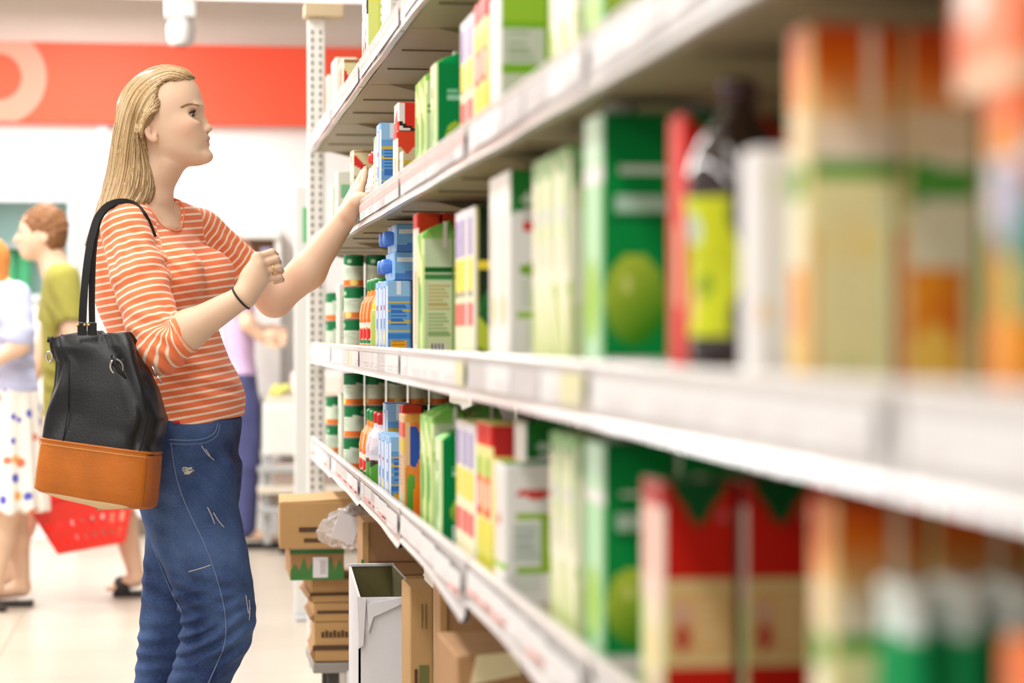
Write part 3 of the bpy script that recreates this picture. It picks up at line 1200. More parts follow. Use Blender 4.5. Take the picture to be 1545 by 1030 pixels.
# ================================================================= shoulder bag
YG = 4.93
bag_o = W(155, 740, YG)
bag = thing('shoulder_bag', 'large black and tan leather tote hanging from the shoulder of the woman in stripes', 'bag', bag_o)
m_black = mat('black_leather', srgb(17, 17, 20), .36, spec=.45, bump=.07, bscale=200)
m_tan = mat('tan_leather', srgb(186, 102, 24), .48, spec=.4, noise=.12, nscale=14, bump=.2, bscale=240)
m_web = mat('black_webbing', srgb(14, 14, 17), .7, bump=.3, bscale=500)
m_steel = mat('bright_metal', srgb(210, 210, 212), .22, 1.0)
m_thread = mat('tan_thread', srgb(222, 170, 96), .7)

# outline in the photo: row -> left edge, right edge; half thickness; the front turns a little to the left
bag_rows = [  # (row at left edge, left col), (row at right edge, right col), half thickness
    ((506, 68), (498, 193), .020), ((524, 70), (520, 207), .034), ((546, 80), (545, 222), .044), ((585, 73), (588, 243), .055), ((620, 66), (632, 259), .062),
    ((661, 58.5), (684, 247.5), .068), ((700, 53), (724, 245), .070), ((722, 50), (752, 242), .069), ((734, 49), (764, 240), .066)]
BYAW = -14 * D2R
NSEC = 72


def bag_section(t):
    """superellipse ring at height parameter t (0 top .. 1 bottom)"""
    k = np.linspace(0, 1, len(bag_rows))
    g = lambda f: np.interp(t, k, [f(r) for r in bag_rows])
    lx, ly, rx, ry, th_ = g(lambda r: r[0][1]), g(lambda r: r[0][0]), g(lambda r: r[1][1]), g(lambda r: r[1][0]), g(lambda r: r[2])
    L, R = W(lx, ly, YG), W(rx, ry, YG)
    c = (L + R) / 2
    ext = (R[0] - L[0]) / 2
    sa = abs(math.sin(BYAW))
    a = (ext - th_ * sa * .85) / math.cos(BYAW)
    ang = np.linspace(0, 2 * math.pi, NSEC, endpoint=False)
    n = 5.0
    cu, su = np.cos(ang), np.sin(ang)
    u = np.sign(cu) * np.abs(cu) ** (2 / n) * a
    v = np.sign(su) * np.abs(su) ** (2 / n) * th_
    v = v * (1 + .10 * np.cos(u / a * 1.4))
    x = u * math.cos(BYAW) - v * math.sin(BYAW)
    y = u * math.sin(BYAW) + v * math.cos(BYAW)
    slope = (R[2] - L[2]) / (R[0] - L[0])
    return np.stack([c[0] + x, c[1] + y, c[2] + x * slope], 1), ang, u / a, v / th_


def bag_shell(name, t0, t1, n, m, grow=0.0, wr=1.0, bottom=False, top=False, sag=False):
    rings = []
    for i in range(n):
        t = t0 + (t1 - t0) * i / (n - 1)
        P, ang, un, vn = bag_section(t)
        cen = P.mean(0)
        d = P - cen
        d[:, 2] = 0
        d /= np.linalg.norm(d, axis=1)[:, None] + 1e-9
        w = np.zeros(NSEC)
        if wr:
            # slouch folds running down from the top edge and from the ring
            env = np.clip(1 - abs(t - .15) / .55, 0, 1)
            w += wr * .0095 * env * np.sin(un * 9 + t * 5 + np.sin(un * 4 + t * 7)) * (np.abs(vn) > .5)
            w -= wr * .010 * np.exp(-((un - .55 - .35 * t) / .07) ** 2) * np.clip(1.3 - t * 1.5, 0, 1)
            w -= wr * .008 * np.exp(-((un + .70 - .25 * t) / .06) ** 2) * np.clip(1.1 - t * 1.7, 0, 1)
            w += wr * .004 * np.sin(un * 5 + 9 * t) * np.sin(t * 13 + un * 3)
            w -= wr * .006 * np.exp(-((t - .52 - .08 * un) / .03) ** 2) * np.clip(un, 0, 1)
        Q = P + d * (w + grow)[:, None]
        if top and i == 0:
            Q[:, 2] += .010 * np.cos(un * 2.2) - .006 + .004 * np.sin(un * 7)
        rings.append(Q)
    V = np.concatenate(rings)
    F_ = []
    for i in range(n - 1):
        for k in range(NSEC):
            a, b = i * NSEC + k, i * NSEC + (k + 1) % NSEC
            F_.append((a, a + NSEC, b + NSEC, b))
    V = list(V)
    for flag, ring, s in ((bottom, n - 1, -1), (top, 0, 1)):
        if not flag: continue
        base = ring * NSEC
        prev = base
        cen = np.mean(V[base:base + NSEC], 0)
        for j, (sc, dz) in enumerate(((.93, -.006), (.6, -.014), (.25, -.016), (.02, -.016)) if s < 0 else ((.90, -.004), (.6, -.014), (.3, -.02), (.02, -.02))):
            st = len(V)
            for k in range(NSEC):
                p = cen + (V[base + k] - cen) * sc
                p[2] += dz
                V.append(p)
            for k in range(NSEC):
                a, b, c, d = prev + k, prev + (k + 1) % NSEC, st + (k + 1) % NSEC, st + k
                F_.append((a, d, c, b) if s < 0 else (a, b, c, d))
            prev = st
    return link(name, mesh_np(name, np.array(V) - bag_o, F_), m, bag)


T_SPLIT = 5 / 8
bag_shell('upper_panel', 0, T_SPLIT + .01, 44, m_black, 0, 1.0, top=True)
low = bag_shell('lower_panel', T_SPLIT, 1, 22, m_tan, .0016, .15, bottom=True)


# pale curved base showing under the tan panel
P, ang, u_, v_ = bag_section(1.0)
rings = []
cen = P.mean(0)
for j, (sc, dz) in enumerate(((.985, .004), (.975, -.004), (.94, -.012), (.80, -.017), (.4, -.019), (.02, -.019))):
    Q = cen + (P - cen) * np.array([sc, sc, 1])
    Q[:, 2] += dz * np.clip(1.15 - np.abs(u_ + .1) ** 2.5, .15, 1) if j else dz
    rings.append(Q)
V = np.concatenate(rings) - bag_o
F_ = [(i * NSEC + k, (i + 1) * NSEC + k, (i + 1) * NSEC + (k + 1) % NSEC, i * NSEC + (k + 1) % NSEC) for i in range(5) for k in range(NSEC)]
link('base', mesh_np('base', V, F_), mat('cream_leather', srgb(222, 190, 146), .6), bag)


def bag_pt(t, un, side=-1, lift=.003):
    P, ang, u, v = bag_section(t)
    m = np.where(v * side > 0.2)[0]
    o = m[np.argsort(u[m])]
    return np.array([np.interp(un, u[o], P[o, i]) for i in range(3)]) + np.array([0, side * lift, 0])


mb = MB()
P, *_ = bag_section(T_SPLIT)
mb.tube((P - bag_o) + np.array([0, 0, .001]), .0030, 6, closed=True)
mb.build('seam_piping', m_tan, bag)
for un in (.93, -.95):
    mb = MB()
    mb.tube([bag_pt(t, un, -1, .0030) - bag_o for t in np.linspace(T_SPLIT + .01, .99, 16)], .0016, 6)
    mb.build('corner_seam', m_thread if un < 0 else mat('dark_tan', srgb(150, 84, 20), .6), low)
mb = MB()
mb.tube([bag_pt(T_SPLIT + .018, u, -1, .0030) - bag_o for u in np.linspace(-.97, .97, 40)], .0007, 5)
mb.build('stitching', m_thread, low)
mb = MB()                                               # seam panels on the black part
mb.tube([bag_pt(t, -.62 + .15 * t, -1, .0012) - bag_o for t in np.linspace(.03, T_SPLIT, 20)], .0014, 5)
mb.build('panel_seam', m_black, bag)
mb = MB()
mb.tube([bag_pt(t, .78 + .05 * t, -1, .0012) - bag_o for t in np.linspace(.30, T_SPLIT, 20)], .0014, 5)
mb.build('panel_seam', m_black, bag)

# handles: two webbing straps that meet on the shoulder
def strap(name, pix, ys, wid, m, thick=.0022):
    P = np.array([W(px, py, y) for (px, py), y in zip(pix, ys)])
    P = smooth_path(P, 60)
    T = np.gradient(P, axis=0); T /= np.linalg.norm(T, axis=1)[:, None]
    wd = np.asarray([np.interp(i / 59, np.linspace(0, 1, len(wid)), wid) for i in range(60)])
    # the flat of the strap faces outward; its width runs along 'side'
    side = np.cross(T, np.array([0.15, -1, 0.15])); side /= np.linalg.norm(side, axis=1)[:, None]
    nrm = np.cross(side, T)
    V, F_ = [], []
    for i in range(60):
        for sx, sn in ((-1, -1), (1, -1), (1, 1), (-1, 1)):
            V.append(P[i] + side[i] * sx * wd[i] / 2 + nrm[i] * sn * thick / 2 - bag_o)
    for i in range(59):
        for k in range(4):
            a, b = i * 4 + k, i * 4 + (k + 1) % 4
            F_.append((a, b, b + 4, a + 4))
    F_ += [(3, 2, 1, 0), (236, 237, 238, 239)]
    return link(name, mesh_np(name, np.array(V), F_, False), m, bag)


def over_shoulder(pix, y_guess, lift=.004):
    ys = []
    for px, py in pix:
        p = W(px, py, 5.05)
        y = march_y(SH, p[0], p[2], 4.85, 5.4, 140)
        ys.append((y - lift) if y is not None else None)
    return ys


s1 = [(124, 492), (126, 455), (131, 400), (139, 354), (149, 325), (164, 309), (184, 303.5), (203, 308), (217, 322), (227, 340), (234, 357)]
y1 = [4.93, 4.935, 4.95, 4.975, 5.0, 5.02, 5.035, 5.05, 5.045, 5.03, 5.02]
ov = over_shoulder(s1, y1)
y1 = [o if (o is not None and i >= 7) else y for i, (o, y) in enumerate(zip(ov, y1))]
strap('handle', s1, y1, [.017, .017, .016, .016, .016, .016, .015, .013, .012, .010, .008], m_web)
s2 = [(139, 490), (138.5, 455), (140, 400), (144, 356), (151, 328), (165, 312), (184, 306.5), (200, 310)]
strap('handle', s2, [4.965, 4.968, 4.97, 4.985, 5.005, 5.025, 5.042, 5.055], [.014, .014, .014, .013, .013, .013, .013, .012], m_web)
# strap tabs at the top of the bag
for (a, b) in ((117, 131), (133, 145)):
    mb = MB()
    q = W((a + b) / 2, 496, YG - .045)
    mb.box(q - bag_o - np.array([.010, .003, .014]), q - bag_o + np.array([.010, .003, .014]), bevel=.002)
    mb.build('handle_tab', m_black, bag)
mb = MB()
for px in (117.5, 128, 134):
    q = W(px, 490, YG - .052) - bag_o
    mb.lathe([(0, -.003), (.003, -.002), (.004, 0), (.003, .002), (0, .003)], q, 10)
mb.build('rivet', mat('brass', srgb(200, 160, 90), .3, 1.0), bag)


def oring(px, py, R, r, tilt, lift=.010, sq=1.0):
    y = YG - .06 - lift
    c = W(px, py, y) - bag_o
    mb = MB()
    pts = []
    for t in np.linspace(0, 2 * math.pi, 28, endpoint=False):
        q = np.array([R * math.cos(t) * sq, 0, R * math.sin(t)])
        pts.append(c + np.array([q[0] * math.cos(tilt) - q[2] * math.sin(tilt), -.004 * math.sin(t), q[0] * math.sin(tilt) + q[2] * math.cos(tilt)]))
    mb.tube(pts, r, 8, closed=True)
    return mb


oring(176, 553, .0158, .0028, .3, -.002, .80).build('ring', m_steel, bag)
oring(74.5, 538, .0110, .0022, .0, -.045, .55).build('ring', m_steel, bag)
mb = MB()
mb.tube([W(170, 536, YG - .058) - bag_o, W(173, 546, YG - .066) - bag_o, W(180, 560, YG - .062) - bag_o, W(190, 572, YG - .060) - bag_o], [.008, .007, .006, .004], 8, flat=.5)
mb.build('ring_tab', m_black, bag)
for a, b in (((229, 552), (234, 566)), ((236, 566), (243, 578))):
    mb = MB()
    mb.tube([W(*a, YG - .035) - bag_o, W((a[0] + b[0]) / 2 + 1.5, (a[1] + b[1]) / 2, YG - .040) - bag_o, W(*b, YG - .035) - bag_o], .0022, 6)
    mb.build('zip_pull', m_steel, bag)
# ================================================================= the store
WALLY = 12.2
CEIL = 2.86


def struct(o):
    o['kind'] = 'structure'
    return o


def tile_mat(name, c1, c2, grout, size, rough):
    m = mat(name, c1, rough, spec=.45)
    nt = m.node_tree
    tc = nt.nodes.new('ShaderNodeTexCoord')
    br = nt.nodes.new('ShaderNodeTexBrick')
    br.offset = 0.0
    br.inputs['Color1'].default_value = c1
    br.inputs['Color2'].default_value = c2
    br.inputs['Mortar'].default_value = grout
    br.inputs['Scale'].default_value = 1.0
    br.inputs['Mortar Size'].default_value = .003
    br.inputs['Brick Width'].default_value = size
    br.inputs['Row Height'].default_value = size
    n = nt.nodes.new('ShaderNodeTexNoise'); n.inputs['Scale'].default_value = 3.0; n.inputs['Detail'].default_value = 6
    mx = nt.nodes.new('ShaderNodeMix'); mx.data_type = 'RGBA'; mx.blend_type = 'MULTIPLY'
    mr = nt.nodes.new('ShaderNodeMapRange'); mr.inputs['To Min'].default_value = .9; mr.inputs['To Max'].default_value = 1.06
    nt.links.new(tc.outputs['Object'], br.inputs['Vector']); nt.links.new(tc.outputs['Object'], n.inputs['Vector'])
    nt.links.new(n.outputs['Fac'], mr.inputs['Value'])
    mx.inputs['Factor'].default_value = 1
    nt.links.new(br.outputs['Color'], mx.inputs['A']); nt.links.new(mr.outputs['Result'], mx.inputs['B'])
    nt.links.new(mx.outputs['Result'], nt.nodes['Principled BSDF'].inputs['Base Color'])
    return m


m_floor = tile_mat('floor_tiles', srgb(194, 183, 168), srgb(188, 177, 162), srgb(156, 144, 128), .6, .28)
m_wall = mat('white_wall', srgb(244, 242, 240), .8, noise=.02, nscale=3)
m_ceil = mat('ceiling_white', srgb(240, 240, 238), .9, noise=.02, nscale=5)
m_upwall = mat('beige_wall', srgb(226, 220, 210), .8, noise=.02, nscale=3)
m_kick = mat('dark_skirting', srgb(120, 104, 92), .6, noise=.06)
m_white = mat('white_steel', srgb(236, 233, 228), .42, noise=.015, nscale=8)
m_cream = mat('cream_steel', srgb(222, 214, 198), .5, noise=.02, nscale=8)
m_grey = mat('grey_steel', srgb(176, 178, 178), .45, noise=.03)
m_red = mat('red_panel', srgb(250, 86, 54), .6, noise=.015, nscale=2)
m_pale = mat('pale_pink', srgb(250, 150, 128), .6, noise=.01)

struct(MB().box((-6, -2.5, -.06), (6, 13.0, 0)).build('floor', m_floor))
struct(MB().box((-6, WALLY, 0), (6, WALLY + .12, 2.62)).build('wall_back', m_wall))
struct(MB().box((-6, WALLY - .01, 2.62), (6, WALLY + .12, CEIL)).build('wall_upper', m_upwall))
struct(MB().box((-6, -2.5, CEIL), (6, 13.0, CEIL + .1)).build('ceiling', m_ceil))
struct(MB().box((-6, WALLY - .02, 0), (6, WALLY, .10), bevel=.004).build('baseboard_back', m_kick))
q0, q1 = W(147, 250, WALLY - .03), W(163, 190, WALLY - .03)
struct(MB().box((q0[0], WALLY - .035, 1.5), (q1[0], WALLY, 2.20), bevel=.004).build('trim_1', mat('pale_grey_trim', srgb(222, 220, 222), .7)))

# --- the long red fascia with its pale ring
z0, z1 = W(0, 183, WALLY - .08)[2], W(0, 62, WALLY - .08)[2]
so = np.array([-2.4, WALLY - .06, z0])
sign = thing('fascia_sign', 'long red fascia board with a pale ring emblem high on the back wall', 'sign', so)
MB().box((-2.6, -.02, 0), (4.2, .06, z1 - z0), bevel=.004).build('board', m_red, sign)
rc = W(-3, 116, WALLY - .08) - so
bm = MB()
Ro, Ri = 70 / S(WALLY), 34 / S(WALLY)
n = 96
ring = [[], [], [], []]
for i in range(n):
    a = i / n * 2 * math.pi
    for k, (r, y) in enumerate(((Ro, -.028), (Ri, -.028), (Ri, -.019), (Ro, -.019))):
        zz = min(max(rc[2] + r * math.sin(a), .002), z1 - z0 - .002)
        ring[k].append(bm.bm.verts.new((rc[0] + r * math.cos(a), y, zz)))
for i in range(n):
    for k in range(4):
        bm.bm.faces.new((ring[k][i], ring[k][(i + 1) % n], ring[(k + 1) % 4][(i + 1) % n], ring[(k + 1) % 4][i]))
bm.build('ring_emblem', m_pale, sign)

# --- spot lamp on the ceiling
ly = 11.0
lp = W(273, 0, ly)
lz = lambda py: W(273, py, ly)[2]
m_lampw = mat('lamp_grey_white', srgb(200, 197, 194), .5)
lamp = thing('ceiling_spotlight', 'white spotlight hanging under the ceiling in front of the red fascia', 'lamp', (lp[0], ly, lz(28)))
MB().box((-.075, -.06, .0), (.075, .06, CEIL - lz(28)), bevel=.01).build('mount', m_lampw, lamp)
MB().tube([(0, 0, .01), (0, 0, -.05)], .022, 14).build('stem', m_grey, lamp)
MB().lathe([(.040, 0), (.052, .004), (.062, .03), (.066, .07), (.064, .10), (.050, .13), (.030, .145), (0, .148)], (0, 0, lz(70) - lz(28)), 28).build('lamp_head', m_lampw, lamp)

# --- wall cooler behind the man
cb = W(-45, 0, 11.9); ce = W(116, 0, 11.9)
Zc = lambda py: W(0, py, 11.75)[2]
cl = thing('wall_cooler', 'pale grey glass-fronted wall cooler behind the man in olive', 'cooler', (cb[0], 11.98, 0))
wd = ce[0] - cb[0]
zt, zb = Zc(281), Zc(455)
m_cool = mat('cooler_grey', srgb(196, 206, 208), .5)
m_teal = mat('teal_back', srgb(176, 214, 208), .6)
MB().box((0, .14, zb), (wd, .20, zt)).build('back_panel', m_teal, cl)
fr = MB()
fr.box((0, -.04, zt - .07), (wd, .2, zt), bevel=.006).box((0, -.04, zb), (wd, .2, zb + .04), bevel=.006)
fr.box((wd - .05, -.038, zb + .036), (wd - .002, .198, zt - .066), bevel=.006).box((.002, -.038, zb + .036), (.04, .198, zt - .066), bevel=.006)
fr.build('frame', m_cool, cl)
MB().box((.04, -.02, zb + .28), (wd - .05, .14, zb + .30)).build('shelf', m_cool, cl)
MB().box((0, -.02, 0), (wd, .2, zb), bevel=.008).build('base_cabinet', m_wall, cl)
gl = mat('glass', (1, 1, 1, 1), .02, Transmission_Weight=1.0, IOR=1.05)
MB().box((.04, -.036, zb + .04), (wd - .05, -.030, zt - .07)).build('glass_door', gl, cl)
m_gp = mat('green_pack', srgb(70, 178, 120), .5, noise=.08)
gx = W(48, 0, 11.9)[0] - cb[0]
for i in range(3):
    x = gx - .015 - i * .075
    o = MB().box((x - .066, 0, 0), (x, .05, .235), bevel=.006).box((x - .05, .008, .235), (x - .016, .042, .255), bevel=.006).build('drink_carton', m_gp, None, (cb[0], 12.02, zb + .042))
    tag(o, ['green carton at the right end of the cooler shelf behind the man', 'green carton second from right in the cooler behind the man', 'green carton third from right in the cooler behind the man'][i], 'carton', 'green cartons in the wall cooler')

# --- pastry case and table of bargains behind her hands
pc0, pc1 = W(325, 0, 11.9), W(424, 0, 11.9)
pz = lambda py: W(0, py, 11.85)[2]
po = np.array([pc0[0], 12.0, 0])
case = thing('pastry_case', 'white wall case with a brown lit inside, behind her reaching arm', 'display case', po)
pw = pc1[0] - pc0[0]
MB().box((0, -.10, pz(357)), (pw, .18, pz(335)), bevel=.008).build('top_panel', m_white, case)
MB().box((0, .12, pz(402)), (pw, .18, pz(357))).build('back_panel', mat('brown_back', srgb(192, 152, 112), .7, noise=.1, nscale=6), case)
MB().box((0, -.10, 0), (pw, .18, pz(402)), bevel=.008).build('cabinet', m_wall, case)
for dx in (0, pw - .03):
    MB().box((dx, -.08, pz(402)), (dx + .03, .12, pz(357))).build('side_post', m_white, case)
lo_ = MB()
lo_.lathe([(0, 0), (.05, .002), (.062, .025), (.055, .055), (.03, .075), (0, .08)], (0, 0, 0), 20)
tag(lo_.build('bread_loaf', mat('bread_crust', srgb(206, 130, 48), .7, noise=.12), None, (W(355, 0, 11.95)[0] + .02, 12.0, pz(402))), 'round golden loaf in the brown pastry case', 'bread')
tag(MB().box((-.03, -.02, 0), (.03, .02, .11), bevel=.004).build('snack_pack', mat('lilac_pack', srgb(190, 178, 214), .5), None, (W(402, 0, 11.95)[0], 12.0, pz(402))), 'pale lilac packet at the right of the brown pastry case', 'packet')

ty = 11.1
tz = lambda py: W(0, py, ty)[2]
tx0 = W(398, 0, ty)[0]
to = np.array([tx0, ty, 0])
tab = thing('bargain_table', 'white wheeled bargain table with tiered rails beyond the end of the aisle', 'table', to)
L_ = 1.6
MB().box((0, -.02, tz(690)), (L_, .6, tz(612)), bevel=.01).build('bin_front', m_white, tab)
MB().box((.01, .0, tz(612)), (L_, .6, tz(600)), bevel=.004).build('top_tray', m_cream, tab)
for a, b, c in ((716, 706, 'rail'), (748, 736, 'rail'), (778, 768, 'rail')):
    MB().box((-.03, -.06, tz(a)), (L_, .02, tz(b)), bevel=.004).build(c, m_grey if a != 748 else m_cream, tab)
MB().box((0, .02, tz(768)), (L_, .58, tz(748))).build('lower_tray', mat('taupe', srgb(184, 166, 150), .6), tab)
for x in (.0, .35, 1.5):
    MB().box((x, .0, .05), (x + .035, .035, tz(690))).build('leg', m_grey, tab)
for x in (.10, 1.0):
    mb = MB()
    mb.tube([(x - .02, 0, .062), (x + .02, 0, .062)], .060, 20)
    mb.build('wheel', mat('dark_rubber', srgb(84, 76, 70), .7), tab)
tag(MB().box((0, 0, 0), (.30, .22, tz(700) - tz(733)), bevel=.008).build('flat_box', mat('pinkish_board', srgb(226, 204, 194), .6), None, to + np.array([.05, .0, tz(736)])), 'flat pinkish box on the middle rail of the white bargain table', 'box')
tag(MB().box((0, 0, 0), (.26, .2, .12), bevel=.02).build('parcel', mat('pale_parcel', srgb(240, 226, 216), .7, noise=.05), None, to + np.array([.14, .05, tz(600)])), 'pale soft parcel on top of the white bargain table', 'parcel')
mb = MB()
for i in range(9):
    a = i * 2.4
    mb.lathe([(0, 0), (.022, .004), (.026, .022), (.015, .04), (0, .044)], (.034 * math.cos(a) * (i % 3) / 1.6, .03 * math.sin(a) * (i % 3) / 1.6, .018 * (i // 5)), 12)
tag(mb.build('fruit_bag', mat('yellow_green_fruit', srgb(206, 206, 110), .5, noise=.1), None, to + np.array([.075, .10, tz(600)])), 'bag of yellow green fruit at the corner of the white bargain table', 'bag of fruit')

# --- slim sign panel just past the end of the shelving
sy = 8.6
a, b = W(444, 0, sy), W(471, 0, sy)
pn = thing('aisle_panel', 'pale grey upright panel with a green strip just past the perforated post', 'panel', ((a[0] + b[0]) / 2, sy, 0))
hw = (b[0] - a[0]) / 2
MB().box((-hw, -.015, .011), (hw, .015, W(0, 276, sy)[2]), bevel=.004).build('board', mat('panel_grey', srgb(226, 226, 222), .6), pn)
g0, g1 = W(456, 366, sy), W(464, 313, sy)
MB().box((g0[0] - pn.location.x, -.018, g0[2]), (g1[0] - pn.location.x, -.0145, g1[2])).build('green_strip', mat('green_strip', srgb(110, 190, 130), .6), pn)
MB().box((-hw, -.12, 0), (hw, .12, .012), bevel=.003).build('foot', m_grey, pn)

# --- long ceiling luminaire before the back wall
lu = thing('ceiling_luminaire', 'long white strip luminaire under the ceiling above the red fascia', 'lamp', (-.8, 11.6, CEIL))
MB().box((-3.2, -.10, -.05), (3.2, .10, 0), bevel=.006).build('housing', m_white, lu)
m_glow = mat('lamp_diffuser', (1, 1, 1, 1), .5, Emission_Color=(1, .99, .97, 1), Emission_Strength=1.6)
MB().box((-3.15, -.085, -.062), (3.15, .085, -.05), bevel=.004).build('diffuser', m_glow, lu)
# ================================================================= gondola shelving
XF = .421
BAYS = [.28, 1.28, 2.28, 3.28, 4.29, 5.28, 6.28, 7.28]
BAYW = ['bay nearest the camera', 'second bay', 'third bay', 'fourth bay', 'fifth bay beside her hand', 'sixth bay', 'far end bay']
# name -> (board top, rail bottom, rail top)
LEV = {'A': (1.692, 1.658, 1.724), 'B': (1.360, 1.327, 1.393), 'C': (1.032, .986, 1.052), 'D': (.716, .684, .750)}
SHN = {'A': 'topmost shelf', 'B': 'second shelf', 'C': 'third shelf', 'D': 'lowest shelf'}
m_rail = mat('clear_rail', srgb(206, 201, 199), .25, spec=.5, noise=.03, nscale=12)
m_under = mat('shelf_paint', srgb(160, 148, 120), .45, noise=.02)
m_joint = mat('joint_line', srgb(120, 108, 86), .7)  # dark seams between the deck panels
m_tags = [mat('paper_white', srgb(224, 221, 221), .6), mat('paper_pink', srgb(236, 176, 170), .6), mat('paper_grey', srgb(196, 190, 190), .6),
          mat('paper_mint', srgb(196, 216, 208), .6), mat('paper_yellow', srgb(216, 212, 168), .6)]
m_ink = mat('ink_grey', srgb(208, 200, 200), .7)
back_x = .93

for lv, (zt, rb, rt) in LEV.items():
    for i, (ya, yb) in enumerate(zip(BAYS, BAYS[1:])):
        if lv in 'A' and i < 3: continue
        if lv == 'B' and i < 1: continue
        org = np.array([XF, ya, zt])
        sh = thing('shelf', f'white steel shelf with price rail, {SHN[lv]}{" from the top" if lv in "BC" else ""}, {BAYW[i]}', 'shelf', org, 0, 'shelves of the long gondola')
        L = yb - ya
        mb = MB()
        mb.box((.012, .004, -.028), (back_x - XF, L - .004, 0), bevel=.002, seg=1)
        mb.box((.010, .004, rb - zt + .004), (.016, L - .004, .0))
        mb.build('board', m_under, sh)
        # panel joints under the board
        for k in (1, 2):
            MB().box((.03, L * k / 3 - .003, -.031), (back_x - XF - .01, L * k / 3 + .003, -.0275)).build('panel_joint', m_joint, sh)
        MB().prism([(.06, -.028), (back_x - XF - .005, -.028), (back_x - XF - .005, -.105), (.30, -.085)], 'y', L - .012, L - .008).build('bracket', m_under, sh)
        # price rail: a thin tilted channel; on the lowest shelf some lengths sag
        sag = .0
        if lv == 'D': sag = [.010, .012, .016, .020, .010, .006, .004][i]
        N = 14
        V, F_ = [], []
        prof = [(-.002, rt - zt), (-.006, rt - zt - .004), (.000, (rt + rb) / 2 - zt + .006), (-.003, rb - zt + .006), (-.008, rb - zt), (.004, rb - zt - .001), (.008, rt - zt - .006), (.006, rt - zt)]
        for j in range(N + 1):
            t = j / N
            w = math.sin(math.pi * t)
            # unclipped near end droops
            dr = sag * (1 - t) ** 2 * 1.4
            ripple = .0015 * math.sin(9 * t + i) * w
            for x, z in prof:
                k = (rt - zt - z) / (rt - rb)
                V.append((x - .010 * k * (dr * 40) * .5 + ripple * k, .004 + (L - .008) * t, z - dr * k))
        m_ = len(prof)
        for j in range(N):
            for k in range(m_):
                a, b = j * m_ + k, j * m_ + (k + 1) % m_
                F_.append((a, b, b + m_, a + m_))
        me = mesh_np('price_rail', V, F_, False)
        rail = link('price_rail', me, m_rail, sh)
        # paper price labels slid into the rail
        rr = random.Random(hash((lv, i)) % 1000 if False else ord(lv) * 37 + i * 11)
        y = .03
        while y < L - .05:
            wlab = rr.choice((.10, .14, .18, .22))
            wlab = min(wlab, L - .02 - y)
            t = (y + wlab / 2) / L
            dr = sag * (1 - t) ** 2 * 1.4
            mi = rr.choice((0, 0, 0, 2, 3 if lv in 'AB' else 0, 4 if lv == 'C' and rr.random() < .4 else 0))
            zc = (rt + rb) / 2 - zt + .001 - dr * .5
            hh = .018
            x0 = -.0068 - dr * .25
            mb = MB()
            mb.box((x0, y, zc - hh), (x0 + .0012, y + wlab, zc + hh), 0)
            if (lv in 'AB' and i >= 3) or (lv == 'D' and rr.random() < .55):     # pink band
                za, zb_ = (zc + .001, zc + hh - .002) if lv in 'AB' else (zc - hh + .002, zc - .006)
                mb.box((x0 - .0006, y + .001, za), (x0, y + wlab - .001, zb_), 2)
            for r_ in range(2):
                mb.box((x0 - .0006, y + .006, zc - .006 - r_ * .007), (x0, y + wlab * rr.uniform(.3, .7), zc - .003 - r_ * .007), 1)
            mb.build('price_label', [m_tags[mi], m_ink, m_tags[1]], rail)
            y += wlab + rr.choice((.002, .002, .003, .012))

# posts, back panels, end frame
for i, y in enumerate(BAYS):
    if i < 1: continue
    po = thing('upright_post', f'slotted steel post at the back of the shelves, {"far end" if i == 7 else ["", "near end of second bay", "near end of third bay", "near end of fourth bay", "near end of fifth bay", "near end of sixth bay", "near end of far bay"][i]}', 'post', (.955, y, 0), 0, 'posts behind the long gondola')
    MB().box((-.02, -.03, 0), (.02, .03, 2.12), bevel=.003).build('post', m_white, po)
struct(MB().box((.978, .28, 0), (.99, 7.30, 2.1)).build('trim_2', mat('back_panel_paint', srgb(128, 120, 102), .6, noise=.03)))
struct(MB().box((.46, .28, .0), (.97, 7.28, .14), bevel=.004).build('trim_3', m_white))

ey_ = 7.34
ea, eb = W(464, 0, ey_)[0], W(490, 0, ey_)[0]
ef = thing('end_post', 'white perforated post closing the far end of the long gondola', 'post', ((ea + eb) / 2, ey_, 0))
hw = (eb - ea) / 2
ez = W(0, 18, ey_)[2]
mb = MB()
mb.box((-hw, -.012, 0), (hw, .02, ez), bevel=.003)
mb.build('post', m_white, ef)
mb = MB()
z = .10
m_slot = mat('slot_dark', srgb(150, 146, 140), .8)
while z < ez - .04:
    for s in (-.013, .013):
        mb.box((s - .0045, -.0135, z), (s + .0045, -.011, z + .014))
    z += .025
mb.build('slot_row', m_slot, ef)
MB().box((-hw - .012, -.05, ez), (hw + .06, .04, ez + .045), bevel=.004).build('top_cap', mat('beige_cap', srgb(206, 184, 150), .6), ef)
for z in (.75, 1.07, 1.41, 1.74):
    MB().box((hw, -.008, z - .05), (.5, .008, z - .02)).build('cross_bar', m_white, ef)
# ================================================================= goods on the shelves
def C3(r, g, b):
    return v3(srgb(r, g, b)[:3])


WHT, CRM_, LIME, GRN, DGRN = C3(232, 231, 227), C3(238, 232, 206), C3(150, 196, 52), C3(0, 150, 70), C3(8, 92, 48)
SAGE, MINT, RED, DRED, ORG = C3(196, 214, 176), C3(198, 230, 204), C3(222, 36, 26), C3(150, 22, 20), C3(242, 124, 26)
YEL, PURP, BLUE, LBLU, TAN_ = C3(244, 220, 60), C3(110, 96, 178), C3(60, 128, 208), C3(140, 188, 232), C3(214, 178, 130)
PEACH, BLK, PYEL, INK, PINK = C3(244, 214, 176), C3(30, 30, 28), C3(240, 232, 170), C3(120, 130, 110), C3(240, 176, 160)


